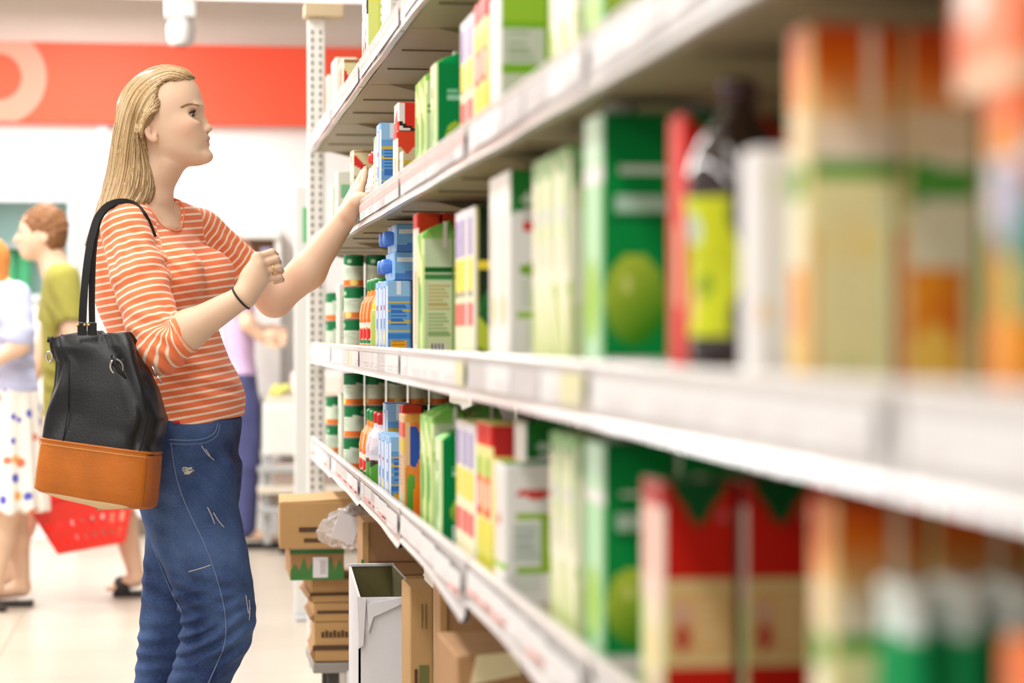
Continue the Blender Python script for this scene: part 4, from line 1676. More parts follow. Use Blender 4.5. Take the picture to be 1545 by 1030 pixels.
def paint(layers, u, v):
    """print a label design; u, v in 0..1 over the panel"""
    c = np.tile(WHT, (len(u), 1))
    for L in layers:
        k, a = L[0], L[1:]
        if k == 'fill':
            c[:] = a[0]
        elif k == 'band':
            c[(v >= a[0]) & (v < a[1])] = a[2]
        elif k == 'rect':
            c[(u >= a[0]) & (u < a[1]) & (v >= a[2]) & (v < a[3])] = a[4]
        elif k == 'ell':
            c[((u - a[0]) / a[2]) ** 2 + ((v - a[1]) / a[3]) ** 2 < 1] = a[4]
        elif k == 'blob':      # an oval fruit with a lighter printed side
            d = ((u - a[0]) / a[2]) ** 2 + ((v - a[1]) / a[3]) ** 2
            t = np.clip((v - a[1] + .6 * (a[0] - u) * a[3] / a[2]) / a[3] * .5 + .5, 0, 1)[:, None]
            m = d < 1
            c[m] = (a[5] * (1 - t) + a[4] * t)[m]
        elif k == 'grad':
            m = (v >= a[0]) & (v < a[1])
            t = ((v - a[0]) / (a[1] - a[0]))[:, None]
            c[m] = (a[2] * (1 - t) + a[3] * t)[m]
        elif k == 'diag':      # slanting edge: above v = a0 + a1*u
            c[v > a[0] + a[1] * u] = a[2]
        elif k == 'low':       # below the slanting edge
            c[v < a[0] + a[1] * u] = a[2]
        elif k == 'vee':       # zigzag top edge
            c[v > a[0] + a[1] * np.abs(u - .5)] = a[2]
        elif k == 'lines':     # lines of small print
            u0, u1, v0, v1, col, n = a
            t = (v - v0) / (v1 - v0) * n
            ln = np.floor(t)
            end = u1 - (u1 - u0) * .35 * ((ln * 7.3) % 1.0)
            c[(u > u0) & (u < end) & (v > v0) & (v < v1) & ((t % 1) > .45)] = col
        elif k == 'stripes':   # n upright stripes
            u0, u1, v0, v1, col, n = a
            t = (u - u0) / (u1 - u0) * n
            c[(u > u0) & (u < u1) & (v > v0) & (v < v1) & ((t % 1) > .5)] = col
        elif k == 'code':      # bar code
            u0, u1, v0, v1 = a
            m = (u > u0) & (u < u1) & (v > v0) & (v < v1)
            c[m] = WHT
            c[m & (np.floor(u * 17) % 2 == 0)] = BLK
    return c


m_print = mat_attr('printed_carton', rough=.36, spec=.18)
m_printm = mat_attr('printed_label', rough=.5, spec=.4)
m_capw = mat('white_cap', srgb(232, 236, 228), .4)
m_capg = mat('green_cap', srgb(30, 150, 74), .4)
m_capb = mat('blue_cap', srgb(84, 132, 216), .4)
m_capr = mat('red_cap', srgb(214, 44, 36), .4)
m_capy = mat('yellow_cap', srgb(240, 214, 40), .4)
m_seamw = mat('white_fin', srgb(232, 228, 214), .5)


def carton_mesh(name, dx, dy, h, front, side, top=WHT, roof='flat', cell=.0045):
    """printed carton: near front corner at the origin; front faces -x, near side faces -y; x 0..dx, y 0..dy"""
    r = min(.004, dx * .08)
    per, fu, fn = [], [], []       # outline points, panel coordinate, panel id

    def run(p, q, n, pid):
        for i in range(n):
            t = i / n
            per.append(lerp(v3(p), v3(q), t)); fu.append(t); fn.append(pid)
    nx, ny = max(4, int(dx / cell)), max(4, int(dy / cell))
    run((r, 0), (dx - r, 0), nx, 1)          # near side (u left -> right)
    run((dx - r, 0), (dx, r), 1, 1)
    run((dx, r), (dx, dy - r), 2, 2)         # back
    run((dx, dy - r), (dx - r, dy), 1, 3)
    run((dx - r, dy), (r, dy), nx, 3)        # far side
    run((r, dy), (0, dy - r), 1, 0)
    run((0, dy - r), (0, r), ny, 0)          # front (u left = far end)
    run((0, r), (r, 0), 1, 0)
    per = np.array(per); M = len(per)
    fu, fn = np.array(fu), np.array(fn)
    nz = max(8, int(h / cell))
    hb = h
    if roof == 'gable': hb = h * .86
    if roof == 'slant': hb = h * .90
    zs = np.linspace(0, 1, nz + 1) * hb
    V, F_ = [], []
    cen = np.array([dx / 2, dy / 2])
    for z in zs:
        V += [(p[0], p[1], z) for p in per]
    if roof == 'gable':                       # roof with a flat fin across
        for k in range(1, 7):
            t = k / 6
            for p in per:
                V.append((p[0], cen[1] + (p[1] - cen[1]) * (1 - t * .97), hb + (h * .07) * t))
        for p in per:
            V.append((p[0], cen[1] + (p[1] - cen[1]) * .03, h))
        nr = 7
    elif roof == 'slant':                     # top slopes up from the front edge to the back
        for k in range(1, 7):
            t = k / 6
            for p in per:
                V.append((p[0] + (cen[0] * 1.3 - p[0]) * t * .45, cen[1] + (p[1] - cen[1]) * (1 - .2 * t), hb + (h - hb) * t * (.45 + .55 * (p[0] / dx))))
        nr = 6
    else:
        for p in per:
            q = cen + (p - cen) * (1 - .003 / np.linalg.norm(p - cen) * 1.0)
            V.append((q[0], q[1], h + .0015))
        nr = 1
    rows = nz + nr
    fcol = []
    fids = []
    for i in range(rows):
        for k in range(M):
            F_.append((i * M + k, i * M + (k + 1) % M, (i + 1) * M + (k + 1) % M, (i + 1) * M + k))
            fids.append((i, k))
    me_f = np.array(F_)
    ii, kk = np.array(fids).T
    vv = (ii + .5) / rows
    # height fraction from real z so designs keep their place
    Va = np.array(V)
    zc = Va[me_f][:, :, 2].mean(1) / h
    uu = fu[kk] + .5 * np.where(fn[kk] % 2 == 1, 1.0 / nx, 1.0 / ny)
    cols = np.tile(WHT, (len(me_f), 1))
    for pid, des in ((0, front), (1, side), (2, side), (3, side)):
        m = fn[kk] == pid
        cols[m] = paint(des, np.clip(uu[m], 0, .999), zc[m])
    # lid and base as n-gons
    bmx = bmesh.new()
    bv_ = [bmx.verts.new(p) for p in V]
    fl_ = []
    for f in F_:
        fl_.append(bmx.faces.new([bv_[j] for j in f]))
    fl_.append(bmx.faces.new(bv_[rows * M:(rows + 1) * M])); fl_.append(bmx.faces.new(bv_[0:M][::-1]))
    cols = np.concatenate([cols, [top, WHT]])
    me = bpy.data.meshes.new(name)
    bmx.to_mesh(me); bmx.free()
    a = me.color_attributes.new('paint', 'FLOAT_COLOR', 'CORNER')
    lc = np.ones((len(me.loops), 4), np.float32)
    tot = np.array([p.loop_total for p in me.polygons])
    lc[:, :3] = np.repeat(cols, tot, axis=0)
    a.data.foreach_set('color', lc.ravel())
    me.materials.append(m_print)
    return me


def cap_mesh(name, r, h, m):
    mb = MB()
    prof = [(r * .9, 0), (r, h * .15), (r, h * .8), (r * .88, h), (0, h)]
    mb.lathe([(0, 0)] + prof, (0, 0, 0), 20)
    for k in range(14):
        a = k / 14 * 2 * math.pi
        mb.box((r * math.cos(a) - .0006, r * math.sin(a) - .0006, h * .18), (r * math.cos(a) + .0006, r * math.sin(a) + .0006, h * .78))
    me = mb.mesh(name); me.materials.append(m)
    return me


# ---------------------------------------------------------------- designs: (front, side, top colour)
DES = {
    'apple': ([('fill', C3(190, 226, 190)), ('band', .86, 1, MINT), ('rect', .0, .45, .1, .8, C3(150, 210, 150)), ('ell', .5, .30, .45, .16, LIME), ('band', .74, .80, WHT), ('band', 0, .05, MINT)],
              [('fill', GRN), ('grad', .78, 1.0, GRN, C3(0, 120, 52)), ('lines', .22, .92, .745, .80, C3(220, 240, 224), 1), ('rect', .15, .95, .635, .70, C3(190, 226, 206)), ('rect', .1, .97, .60, .612, DGRN),
               ('blob', .48, .30, .46, .17, C3(186, 214, 70), C3(50, 140, 24)), ('ell', .36, .36, .08, .035, C3(216, 230, 130)), ('band', 0, .085, C3(196, 226, 206)), ('lines', .1, .9, .01, .075, WHT, 3)], C3(0, 110, 50)),
    'pale': ([('fill', CRM_), ('diag', .98, -.55, C3(128, 176, 110)), ('rect', .1, .6, .6, .9, C3(236, 232, 196)), ('ell', .45, .72, .28, .035, C3(214, 208, 214)), ('low', .42, -.35, LIME), ('low', .36, -.35, C3(206, 214, 150)), ('band', 0, .03, LIME), ('lines', .3, .9, .45, .6, C3(214, 210, 190), 5)],
             [('fill', C3(232, 228, 206)), ('rect', .0, .35, .72, .92, C3(222, 216, 182)), ('low', .30, .12, C3(210, 218, 170)), ('diag', .80, .3, C3(150, 190, 130)), ('rect', .2, .7, .15, .35, C3(190, 206, 120))], C3(214, 222, 190)),
    'limeband': ([('fill', WHT), ('rect', .1, .35, .15, .8, C3(236, 222, 190)), ('rect', .45, .7, .3, .9, C3(240, 214, 204)), ('band', .24, .29, LIME), ('ell', .5, .6, .2, .05, C3(200, 90, 80))],
                 [('fill', C3(242, 240, 236)), ('rect', .15, .95, .60, .66, LIME), ('rect', .15, .95, .22, .28, LIME), ('rect', .62, 1, .22, .66, C3(150, 190, 44)), ('rect', .1, .62, .29, .59, C3(206, 216, 206)), ('rect', .1, .6, .08, .21, C3(222, 226, 218)),
                  ('ell', .52, .80, .34, .035, C3(220, 80, 70)), ('ell', .85, .72, .10, .05, LIME), ('lines', .15, .55, .33, .55, C3(178, 190, 180), 6), ('band', 0, .06, WHT)], C3(60, 140, 60)),
    'limebox': ([('fill', WHT), ('rect', .3, .9, .6, .9, C3(240, 232, 220)), ('band', .1, .14, LIME)],
                [('fill', LIME), ('rect', 0, .78, .48, .74, C3(196, 206, 186)), ('rect', 0, .78, .16, .42, C3(196, 206, 180)), ('band', .745, .79, C3(120, 180, 30)), ('band', .42, .48, C3(120, 180, 30)), ('rect', .8, 1, 0, 1, C3(132, 180, 30)), ('lines', .1, .6, .5, .72, C3(160, 176, 150), 6), ('rect', 0, .8, 0, .1, C3(230, 232, 220))], WHT),
    'redlogo': ([('fill', C3(240, 236, 230)), ('rect', .2, .5, .2, .8, C3(236, 206, 190)), ('ell', .5, .3, .3, .08, C3(200, 200, 150))],
                [('fill', WHT), ('vee', .84, .0, C3(40, 130, 54)), ('diag', .78, .10, C3(40, 130, 54)), ('ell', .35, .86, .14, .03, C3(200, 222, 200)), ('ell', .45, .72, .22, .03, C3(214, 60, 52)), ('ell', .40, .50, .22, .035, C3(120, 168, 40)), ('rect', .2, .75, .30, .46, C3(206, 214, 200)), ('rect', .1, .8, .255, .285, LIME), ('rect', .3, .8, .1, .24, C3(214, 224, 204)), ('band', 0, .03, C3(220, 220, 230))], C3(40, 120, 50)),
    'purple': ([('fill', C3(244, 236, 190)), ('band', .92, 1.0, C3(226, 220, 226)), ('rect', .12, .88, .70, .94, PURP), ('stripes', .12, .9, .70, .94, C3(180, 170, 220), 3), ('band', .48, .68, YEL), ('rect', 0, 1, .24, .40, RED), ('stripes', 0, 1, .24, .40, C3(240, 110, 90), 3), ('ell', .5, .07, .15, .03, C3(190, 150, 60)), ('rect', .0, .06, 0, 1, WHT), ('lines', .1, .9, .42, .47, INK, 2)],
               [('fill', C3(26, 46, 26)), ('band', .60, .66, YEL), ('blob', .5, .36, .4, .12, C3(40, 110, 50), DGRN), ('low', .34, -.30, C3(190, 206, 60)), ('low', .14, -.2, C3(30, 90, 40)), ('rect', 0, .1, 0, 1, C3(210, 200, 120))], C3(230, 214, 150)),
    'yellowred': ([('fill', C3(236, 226, 150)), ('band', .86, 1, RED), ('ell', .5, .72, .4, .08, LIME), ('rect', .05, .95, .42, .66, C3(224, 60, 50)), ('rect', .25, .75, .47, .63, C3(240, 200, 190)), ('grad', 0, .4, C3(200, 204, 60), C3(236, 220, 90))],
                  [('fill', C3(230, 224, 120)), ('band', .80, 1, C3(190, 40, 40)), ('ell', .5, .3, .4, .2, C3(190, 200, 50)), ('rect', .1, .9, .45, .7, C3(240, 190, 180))], C3(220, 210, 120)),
    'sage': ([('fill', C3(216, 230, 170)), ('low', .75, -.3, C3(190, 216, 130)), ('rect', .1, .5, .05, .6, C3(96, 170, 60)), ('diag', .86, -.2, C3(120, 190, 70)), ('ell', .6, .4, .25, .14, C3(70, 160, 60)), ('rect', .85, 1, 0, 1, C3(226, 220, 170))],
             [('fill', C3(200, 220, 180)), ('grad', .86, 1.0, C3(160, 206, 110), C3(60, 168, 44)), ('band', .62, .655, C3(30, 104, 44)), ('band', .575, .61, C3(70, 140, 70)), ('rect', .10, .94, .04, .56, C3(214, 226, 176)), ('lines', .14, .9, .34, .53, C3(196, 176, 110), 8), ('lines', .14, .9, .16, .33, C3(150, 180, 120), 7),
              ('code', .22, .72, .045, .115), ('band', 0, .02, C3(60, 150, 50)), ('rect', .95, 1, 0, .9, C3(120, 180, 60))], C3(90, 180, 60)),
    'deepgreen': ([('fill', C3(206, 228, 168)), ('stripes', .05, .95, .0, .95, C3(232, 240, 206), 3), ('ell', .3, .30, .16, .26, C3(60, 160, 60)), ('ell', .7, .42, .14, .22, C3(90, 176, 70)), ('rect', .3, .6, .62, .72, C3(50, 130, 60)), ('diag', .90, .0, C3(120, 196, 80)), ('band', 0, .03, GRN)],
                  [('fill', C3(0, 136, 66)), ('grad', .85, 1, C3(0, 136, 66), C3(0, 150, 76)), ('rect', .3, .9, .60, .64, C3(150, 210, 176)), ('rect', .3, .7, .655, .68, C3(130, 200, 160)), ('blob', .62, .30, .36, .12, C3(170, 200, 60), C3(40, 130, 40)), ('rect', .34, .95, .03, .20, C3(214, 230, 220)), ('lines', .38, .9, .05, .18, C3(150, 190, 170), 5), ('band', 0, .02, C3(0, 120, 60))], C3(0, 130, 60)),
    'orange': ([('fill', C3(240, 232, 200)), ('grad', .74, .88, C3(246, 190, 120), C3(238, 110, 10)), ('grad', .88, 1.01, C3(238, 110, 10), C3(206, 60, 6)), ('band', .66, .78, C3(240, 214, 176)), ('low', .66, -.05, C3(70, 156, 56)), ('low', .52, .06, C3(236, 232, 200)), ('grad', .03, .36, C3(238, 176, 70), C3(226, 112, 26)), ('blob', .45, .24, .40, .12, C3(244, 160, 40), C3(220, 96, 20)), ('ell', .4, .12, .3, .08, C3(246, 200, 90)), ('band', .55, .62, C3(84, 160, 60)), ('rect', .88, 1, 0, .36, C3(240, 232, 170)), ('rect', .0, .06, 0, 1, C3(236, 214, 150)), ('band', 0, .03, C3(222, 130, 60))],
               [('fill', PYEL), ('grad', .64, .76, C3(240, 226, 206), C3(246, 214, 176)), ('grad', .76, .89, C3(246, 196, 130), C3(240, 116, 10)), ('grad', .89, 1.01, C3(240, 116, 10), C3(206, 60, 6)), ('rect', .64, .80, .78, 1, C3(244, 226, 200)), ('band', .585, .64, C3(92, 164, 52)), ('ell', .5, .42, .34, .07, C3(244, 222, 140)), ('lines', .2, .8, .18, .52, C3(236, 224, 170), 9), ('rect', 0, .10, 0, .45, C3(236, 150, 90)), ('rect', .86, 1, 0, .56, C3(226, 232, 180)), ('lines', .3, .7, .05, .10, C3(196, 206, 150), 2)], C3(220, 90, 20)),
    'redjuice': ([('fill', C3(236, 206, 190)), ('rect', .2, .6, .6, .9, C3(236, 170, 160)), ('rect', .0, .4, 0, .5, C3(214, 226, 160)), ('ell', .6, .3, .3, .1, C3(226, 200, 140)), ('band', .9, 1, C3(190, 60, 60))],
                 [('fill', C3(206, 30, 20)), ('vee', .80, .42, C3(10, 84, 40)), ('ell', .86, .86, .07, .03, C3(200, 110, 110)), ('band', .24, .60, C3(230, 186, 124)), ('band', .555, .60, C3(226, 206, 146)), ('band', .24, .285, C3(232, 210, 150)), ('rect', .0, .06, .24, .60, C3(222, 206, 140)), ('ell', .26, .36, .11, .07, C3(196, 70, 60)), ('ell', .24, .46, .15, .05, C3(224, 176, 150)), ('lines', .5, .92, .32, .52, C3(238, 206, 150), 5)], C3(10, 84, 40)),
    'white': ([('fill', C3(240, 238, 238)), ('lines', .2, .8, .2, .5, C3(226, 220, 220), 4)], [('fill', C3(238, 236, 238)), ('rect', .15, .85, .80, .90, C3(226, 226, 214)), ('rect', .0, .15, .3, .4, C3(240, 200, 140))], C3(236, 234, 234)),
    'purpleorange': ([('fill', C3(236, 150, 40)), ('band', .55, .8, C3(214, 210, 216)), ('rect', .6, 1, .5, .78, C3(70, 60, 160)), ('band', .86, 1, C3(240, 120, 70)), ('rect', 0, .3, .3, .6, C3(70, 170, 90)), ('ell', .3, .06, .3, .05, C3(20, 150, 90))],
                     [('fill', C3(236, 150, 40)), ('rect', .2, 1, .52, .76, C3(64, 52, 160)), ('band', .76, .86, C3(214, 214, 216)), ('band', .86, 1, C3(242, 120, 70)), ('rect', 0, .2, .3, .7, C3(120, 190, 160)), ('ell', .2, .06, .25, .05, C3(20, 150, 90))], C3(240, 120, 60)),
    'peach': ([('fill', C3(246, 130, 84)), ('ell', .3, .6, .25, .25, C3(244, 224, 214)), ('band', 0, .12, C3(236, 196, 160))], [('fill', C3(246, 130, 84)), ('ell', .3, .6, .25, .25, C3(244, 224, 214)), ('band', 0, .12, C3(236, 196, 160))], C3(240, 110, 70)),
    'brownstack': ([('fill', C3(232, 214, 190)), ('rect', .0, .4, .0, 1, C3(240, 228, 220)), ('rect', .5, .9, .1, .6, C3(240, 150, 70)), ('band', .9, 1, RED)],
                   [('fill', C3(206, 190, 150)), ('vee', .66, .26, C3(222, 70, 40)), ('band', .50, .58, C3(200, 176, 40)), ('band', .28, .50, C3(206, 170, 130)), ('lines', .05, .95, .29, .49, C3(184, 146, 110), 6), ('band', .0, .28, C3(168, 184, 150)), ('rect', .05, .4, .04, .2, C3(210, 216, 206))], C3(200, 40, 30)),
    'redwhite': ([('fill', WHT), ('low', .4, .4, C3(60, 50, 50)), ('low', .28, .4, C3(226, 60, 44)), ('rect', .0, .25, .3, 1, C3(240, 236, 230))], [('fill', C3(224, 50, 36)), ('rect', 0, .3, .2, 1, C3(240, 232, 226)), ('low', .34, -.3, C3(44, 34, 34)), ('low', .16, -.2, C3(236, 226, 214))], C3(206, 40, 30)),
    'carrot': ([('fill', C3(236, 140, 60)), ('ell', .40, .70, .34, .20, C3(54, 88, 176)), ('blob', .28, .25, .20, .24, C3(110, 180, 70), C3(70, 150, 50)), ('blob', .58, .16, .20, .20, C3(250, 140, 40), C3(236, 100, 20)), ('rect', 0, .2, .45, .95, C3(240, 200, 150)), ('ell', .2, .47, .2, .05, C3(240, 150, 60)), ('band', .93, 1, C3(236, 170, 80))],
               [('fill', C3(206, 172, 132)), ('band', .78, .92, C3(214, 80, 60)), ('band', .64, .76, C3(206, 176, 60)), ('lines', .1, .9, .3, .6, C3(176, 140, 110), 8), ('rect', .1, .9, .04, .24, C3(170, 190, 160))], C3(220, 120, 60)),
    'blue': ([('fill', BLUE), ('rect', .0, .22, 0, 1, C3(214, 228, 244)), ('rect', .72, .80, 0, 1, C3(200, 220, 244)), ('rect', .35, .65, .5, .9, C3(226, 236, 248)), ('ell', .5, .25, .22, .12, C3(232, 220, 120)), ('rect', .3, .7, .62, .68, C3(200, 60, 70)), ('band', .93, 1, LBLU)],
             [('fill', C3(104, 164, 222)), ('band', .80, 1, C3(150, 196, 236)), ('rect', .42, .58, .82, 1, C3(226, 236, 246)), ('band', .70, .735, C3(206, 184, 84)), ('band', .58, .615, C3(214, 190, 80)), ('band', .44, .47, C3(196, 184, 110)), ('band', .31, .335, C3(206, 190, 100)),
              ('lines', .1, .92, .36, .69, C3(60, 118, 196), 9), ('band', .22, .30, C3(60, 132, 210)), ('rect', .12, .90, .11, .205, C3(238, 176, 30)), ('lines', .2, .8, .12, .20, C3(214, 140, 20), 2), ('band', .0, .10, C3(120, 176, 226)), ('lines', .1, .5, .01, .05, C3(50, 110, 190), 1)], C3(150, 196, 236)),
    'yellowwhite': ([('fill', WHT), ('rect', .35, .8, .05, .75, C3(238, 226, 110)), ('rect', .05, .3, .1, .8, C3(226, 232, 236)), ('lines', .02, .2, .35, .6, BLK, 3), ('diag', .80, .25, C3(70, 160, 70)), ('rect', .55, .8, .1, .5, C3(210, 224, 120))],
                    [('fill', C3(238, 232, 150)), ('rect', .1, .9, .2, .6, WHT), ('band', .9, 1, C3(206, 70, 60))], C3(240, 236, 220)),
    'limewhite': ([('fill', WHT), ('low', .45, -.2, C3(240, 236, 226)), ('ell', .4, .35, .2, .14, C3(222, 60, 40)), ('lines', .55, .95, .1, .85, BLK, 5), ('rect', 0, .2, .7, .95, C3(60, 60, 60))],
                  [('fill', C3(222, 232, 130)), ('rect', .45, 1, 0, .86, C3(206, 224, 96)), ('lines', .5, .95, .05, .85, C3(244, 246, 220), 9), ('band', .86, 1, C3(246, 232, 40))], C3(246, 232, 60)),
    'cream': ([('fill', C3(234, 230, 200)), ('rect', .3, .9, .55, .9, C3(216, 60, 60)), ('diag', .72, .4, C3(234, 230, 200)), ('rect', .2, .6, .1, .4, C3(206, 210, 150))],
              [('fill', C3(224, 214, 166)), ('low', .86, -.9, C3(218, 54, 48)), ('low', .42, -.5, C3(226, 222, 190)), ('band', .93, 1, C3(160, 110, 70)), ('ell', .6, .2, .2, .07, C3(180, 170, 70))], C3(170, 120, 80)),
    'palegreen': ([('fill', C3(228, 232, 218)), ('rect', .2, .8, .55, .8, C3(120, 190, 150)), ('ell', .5, .3, .3, .08, C3(150, 200, 160))],
                  [('fill', C3(228, 230, 216)), ('rect', .15, .85, .6, .8, C3(130, 196, 150)), ('lines', .1, .9, .15, .5, C3(206, 206, 196), 6)], C3(226, 228, 216)),
}
DES['redplain'] = ([('fill', C3(214, 34, 24)), ('rect', .6, .9, .3, .6, C3(236, 190, 150))], [('fill', C3(206, 30, 20)), ('vee', .88, .2, C3(10, 84, 40)), ('band', .24, .5, C3(230, 186, 124))], C3(190, 30, 24))
DES['orangepic'] = (DES['orange'][1], DES['orange'][0], DES['orange'][2])
DES['carrot'] = (DES['carrot'][1], DES['carrot'][0], DES['carrot'][2])
CACHE = {}
KIND = {  # design, depth into shelf, width along aisle, roof, (cap material, cap radius, cap height), object name, category, words
    'apple': (.080, .095, 'flat', ('capw', .019, .014), 'juice_carton', 'carton', 'deep green juice carton with green apple and white cap'),
    'pale': (.082, .085, 'flat', None, 'juice_carton', 'carton', 'cream and pale lime carton'),
    'limeband': (.085, .095, 'flat', None, 'juice_carton', 'carton', 'white carton with lime bands and red logo'),
    'limebox': (.085, .095, 'flat', None, 'juice_carton', 'carton', 'white carton with broad lime side'),
    'redlogo': (.075, .095, 'flat', None, 'juice_carton', 'carton', 'white carton with dark green top and small red logo'),
    'purple': (.060, .075, 'flat', None, 'juice_carton', 'carton', 'slim carton with purple top, yellow band and red patch'),
    'yellowred': (.060, .075, 'flat', None, 'juice_carton', 'carton', 'slim yellow carton with red top'),
    'sage': (.062, .090, 'slant', None, 'juice_carton', 'carton', 'pale green carton with bar code and green sloping top'),
    'deepgreen': (.060, .085, 'slant', None, 'juice_carton', 'carton', 'deep green carton with pale leafy front'),
    'orange': (.068, .046, 'flat', None, 'juice_carton', 'carton', 'carton with orange top, green band and fruit picture'),
    'redjuice': (.072, .090, 'flat', None, 'juice_carton', 'carton', 'red carton with cream label and dark green zigzag top'),
    'orangepic': (.060, .085, 'flat', None, 'juice_carton', 'carton', 'turned orange carton showing its fruit picture'),
    'redplain': (.072, .060, 'flat', None, 'juice_carton', 'carton', 'bright red carton behind the dark bottle'),
    'white': (.055, .042, 'flat', None, 'plain_box', 'box', 'plain white box'),
    'purpleorange': (.080, .045, 'flat', None, 'juice_carton', 'carton', 'orange carton with purple panel'),
    'peach': (.080, .095, 'flat', None, 'juice_carton', 'carton', 'peach and white carton'),
    'brownstack': (.045, .075, 'flat', None, 'juice_carton', 'carton', 'tan carton with red wedge top'),
    'redwhite': (.045, .075, 'flat', None, 'small_box', 'box', 'small red box with white corner'),
    'carrot': (.050, .085, 'flat', None, 'juice_carton', 'carton', 'orange carton with blue oval and carrots'),
    'blue': (.055, .085, 'flat', None, 'small_carton', 'carton', 'small blue carton with yellow stripes'),
    'yellowwhite': (.050, .080, 'flat', None, 'small_carton', 'carton', 'small white and yellow carton with dark print'),
    'limewhite': (.065, .085, 'flat', ('capy', .016, .012), 'juice_carton', 'carton', 'white and lime carton with yellow top'),
    'cream': (.075, .080, 'flat', None, 'tea_box', 'box', 'cream box with red triangle'),
    'palegreen': (.065, .080, 'flat', None, 'pale_carton', 'carton', 'pale grey green carton'),
}
CAPM = {'capw': m_capw, 'capy': m_capy, 'capg': m_capg, 'capb': m_capb}


def proto(kind, h):
    key = (kind, round(h, 3))
    if key not in CACHE:
        dx, dy, roof, cap, *_ = KIND[kind]
        f, s, t = DES[kind]
        body = carton_mesh(kind + '_carton', dx, dy, h, f, s, t, roof, .0036 if kind in ('blue', 'sage', 'deepgreen', 'carrot', 'yellowwhite') else .0045)
        extra = []
        if cap:
            extra.append(('cap', cap_mesh('cap', cap[1], cap[2], CAPM[cap[0]]), (dx * .42, dy * .5, h + .001)))
        if kind in ('sage', 'deepgreen', 'orange', 'redjuice'):
            mb = MB()
            mb.box((dx * .60, dy * .5 - .008, h * .90 + .002), (dx * .80, dy * .5 + .008, h + .004), bevel=.001) if kind != 'sage' else mb.box((dx * .62, -.0012, h * .80), (dx * .74, .0004, h * .985))
            me = mb.mesh('fold_tab'); me.materials.append(m_seamw)
            extra.append(('fold_tab', me, (0, 0, 0)))
        CACHE[key] = (body, extra)
    return CACHE[key]


ORD = ['nearest', 'second', 'third', 'fourth', 'fifth', 'sixth']
DEEPW = ['front', 'second', 'third', 'fourth']
USED = {}


def put(kind, lv, x, y, h, label, group=None, rz=0.0, z=None):
    dx, dy, roof, cap, name, cat, words = KIND[kind]
    body, extra = proto(kind, h)
    z = LEV[lv][0] + .0004 if z is None else z
    root = tag(empty(name, (x, y, z), rz), label, cat, group)
    link('body', body, None, root)
    for nm, me, loc in extra:
        link(nm, me, None, root, loc)
    return root


def yfor(px, X):
    return WX(px, 500, X)[1]


def column(kind, lv, px, ytop, n=2, rows=1, X=.438, gap=.004, jit=.003, words=None, h=None, step=None, gapx=.003):
    """n cartons side by side along the aisle (nearest first), `rows` deep; px = photo column of the nearest front edge"""
    y0 = yfor(px, X)
    dx, dy, roof, cap, name, cat, w = KIND[kind]
    w = words or w
    if h is None:
        zt = WX(px, ytop, X)[2]
        h = zt - LEV[lv][0]
    out = []
    for r in range(rows):
        for k in range(n):
            x = X + r * (dx + gapx) + RNG.uniform(0, jit)
            y = y0 + k * ((step or dy) + gap)
            bits = []
            if n > 1: bits.append(ORD[k] if k else 'nearest')
            if rows > 1: bits.append(DEEPW[r] + ' row')
            lab = f'{w}, {" ".join(bits)}, {SHN[lv]}' if bits else f'{w}, {SHN[lv]}'
            out.append(put(kind, lv, x, y, h, lab, f'{w.split(",")[0]}s on the {SHN[lv]}' if n * rows > 1 else None))
    return out


def cheap_label(s):
    return s


# ---- third shelf (C)
column('purpleorange', 'C', 1528, 130, 1, 2)
put('peach', 'C', .440, yfor(1530, .440), .11, 'peach and white carton lying on top of the orange and purple carton', z=LEV['C'][0] + WX(1528, 130, .438)[2] - LEV['C'][0] + .003)
column('orange', 'C', 1214, 40, 1, 1, gapx=.004)
put('orangepic', 'C', .438 + .071, yfor(1214, .438) + .004, WX(1214, 40, .438)[2] - LEV['C'][0], 'turned orange carton showing its fruit picture, third shelf')
put('orangepic', 'C', .438 + .134, yfor(1214, .438) + .002, WX(1214, 40, .438)[2] - LEV['C'][0], 'turned orange carton second behind, partly hidden, third shelf')
column('white', 'C', 1134, 226, 1, 1, X=.423)
column('redplain', 'C', 1028, 172, 1, 2, X=.446)
column('apple', 'C', 904, 172, 1, 2)
column('pale', 'C', 853, 222, 3, 2, X=.440)
column('redlogo', 'C', 766, 258, 2, 2, X=.440)
column('purple', 'C', 712, 312, 3, 2, X=.440)
column('sage', 'C', 637, 331, 1, 2, X=.438)
column('brownstack', 'C', 628, 322, 1, 3, X=.440)
column('blue', 'C', 582, 424, 3, 2, X=.436)
# ---- second shelf (B)
column('apple', 'B', 905, -20, 1, 2, X=.440, h=.225)
column('pale', 'B', 866, 0, 2, 1, X=.440, h=.215, words='glossy white and pale lime carton')
column('limebox', 'B', 752, -12, 1, 2, X=.438)
column('purple', 'B', 712, 0, 2, 1, X=.440, h=.21)
column('yellowred', 'B', 733, 0, 2, 1, X=.440, h=.215)
column('deepgreen', 'B', 656, 76, 1, 1, X=.440)
column('sage', 'B', 640, 76, 2, 1, X=.440, h=.212, words='pale leafy carton with green sloping top')
column('brownstack', 'B', 598, 112, 1, 2, X=.440, h=.135)
o = column('redwhite', 'B', 598, 66, 1, 2, X=.440, h=.056)
for q, r in zip(o, (0, 1)):
    q.location.z += .138
    q['label'] = f'small red box with white corner on top of the tan carton, {"front" if r == 0 else "rear"} one'
column('blue', 'B', 571, 186, 1, 2, X=.438)
column('yellowwhite', 'B', 566, 205, 1, 1, X=.4405, words='small white and yellow carton under her fingertips')
column('cream', 'B', 0, 0, 1, 1, X=.47, h=.10) if False else None
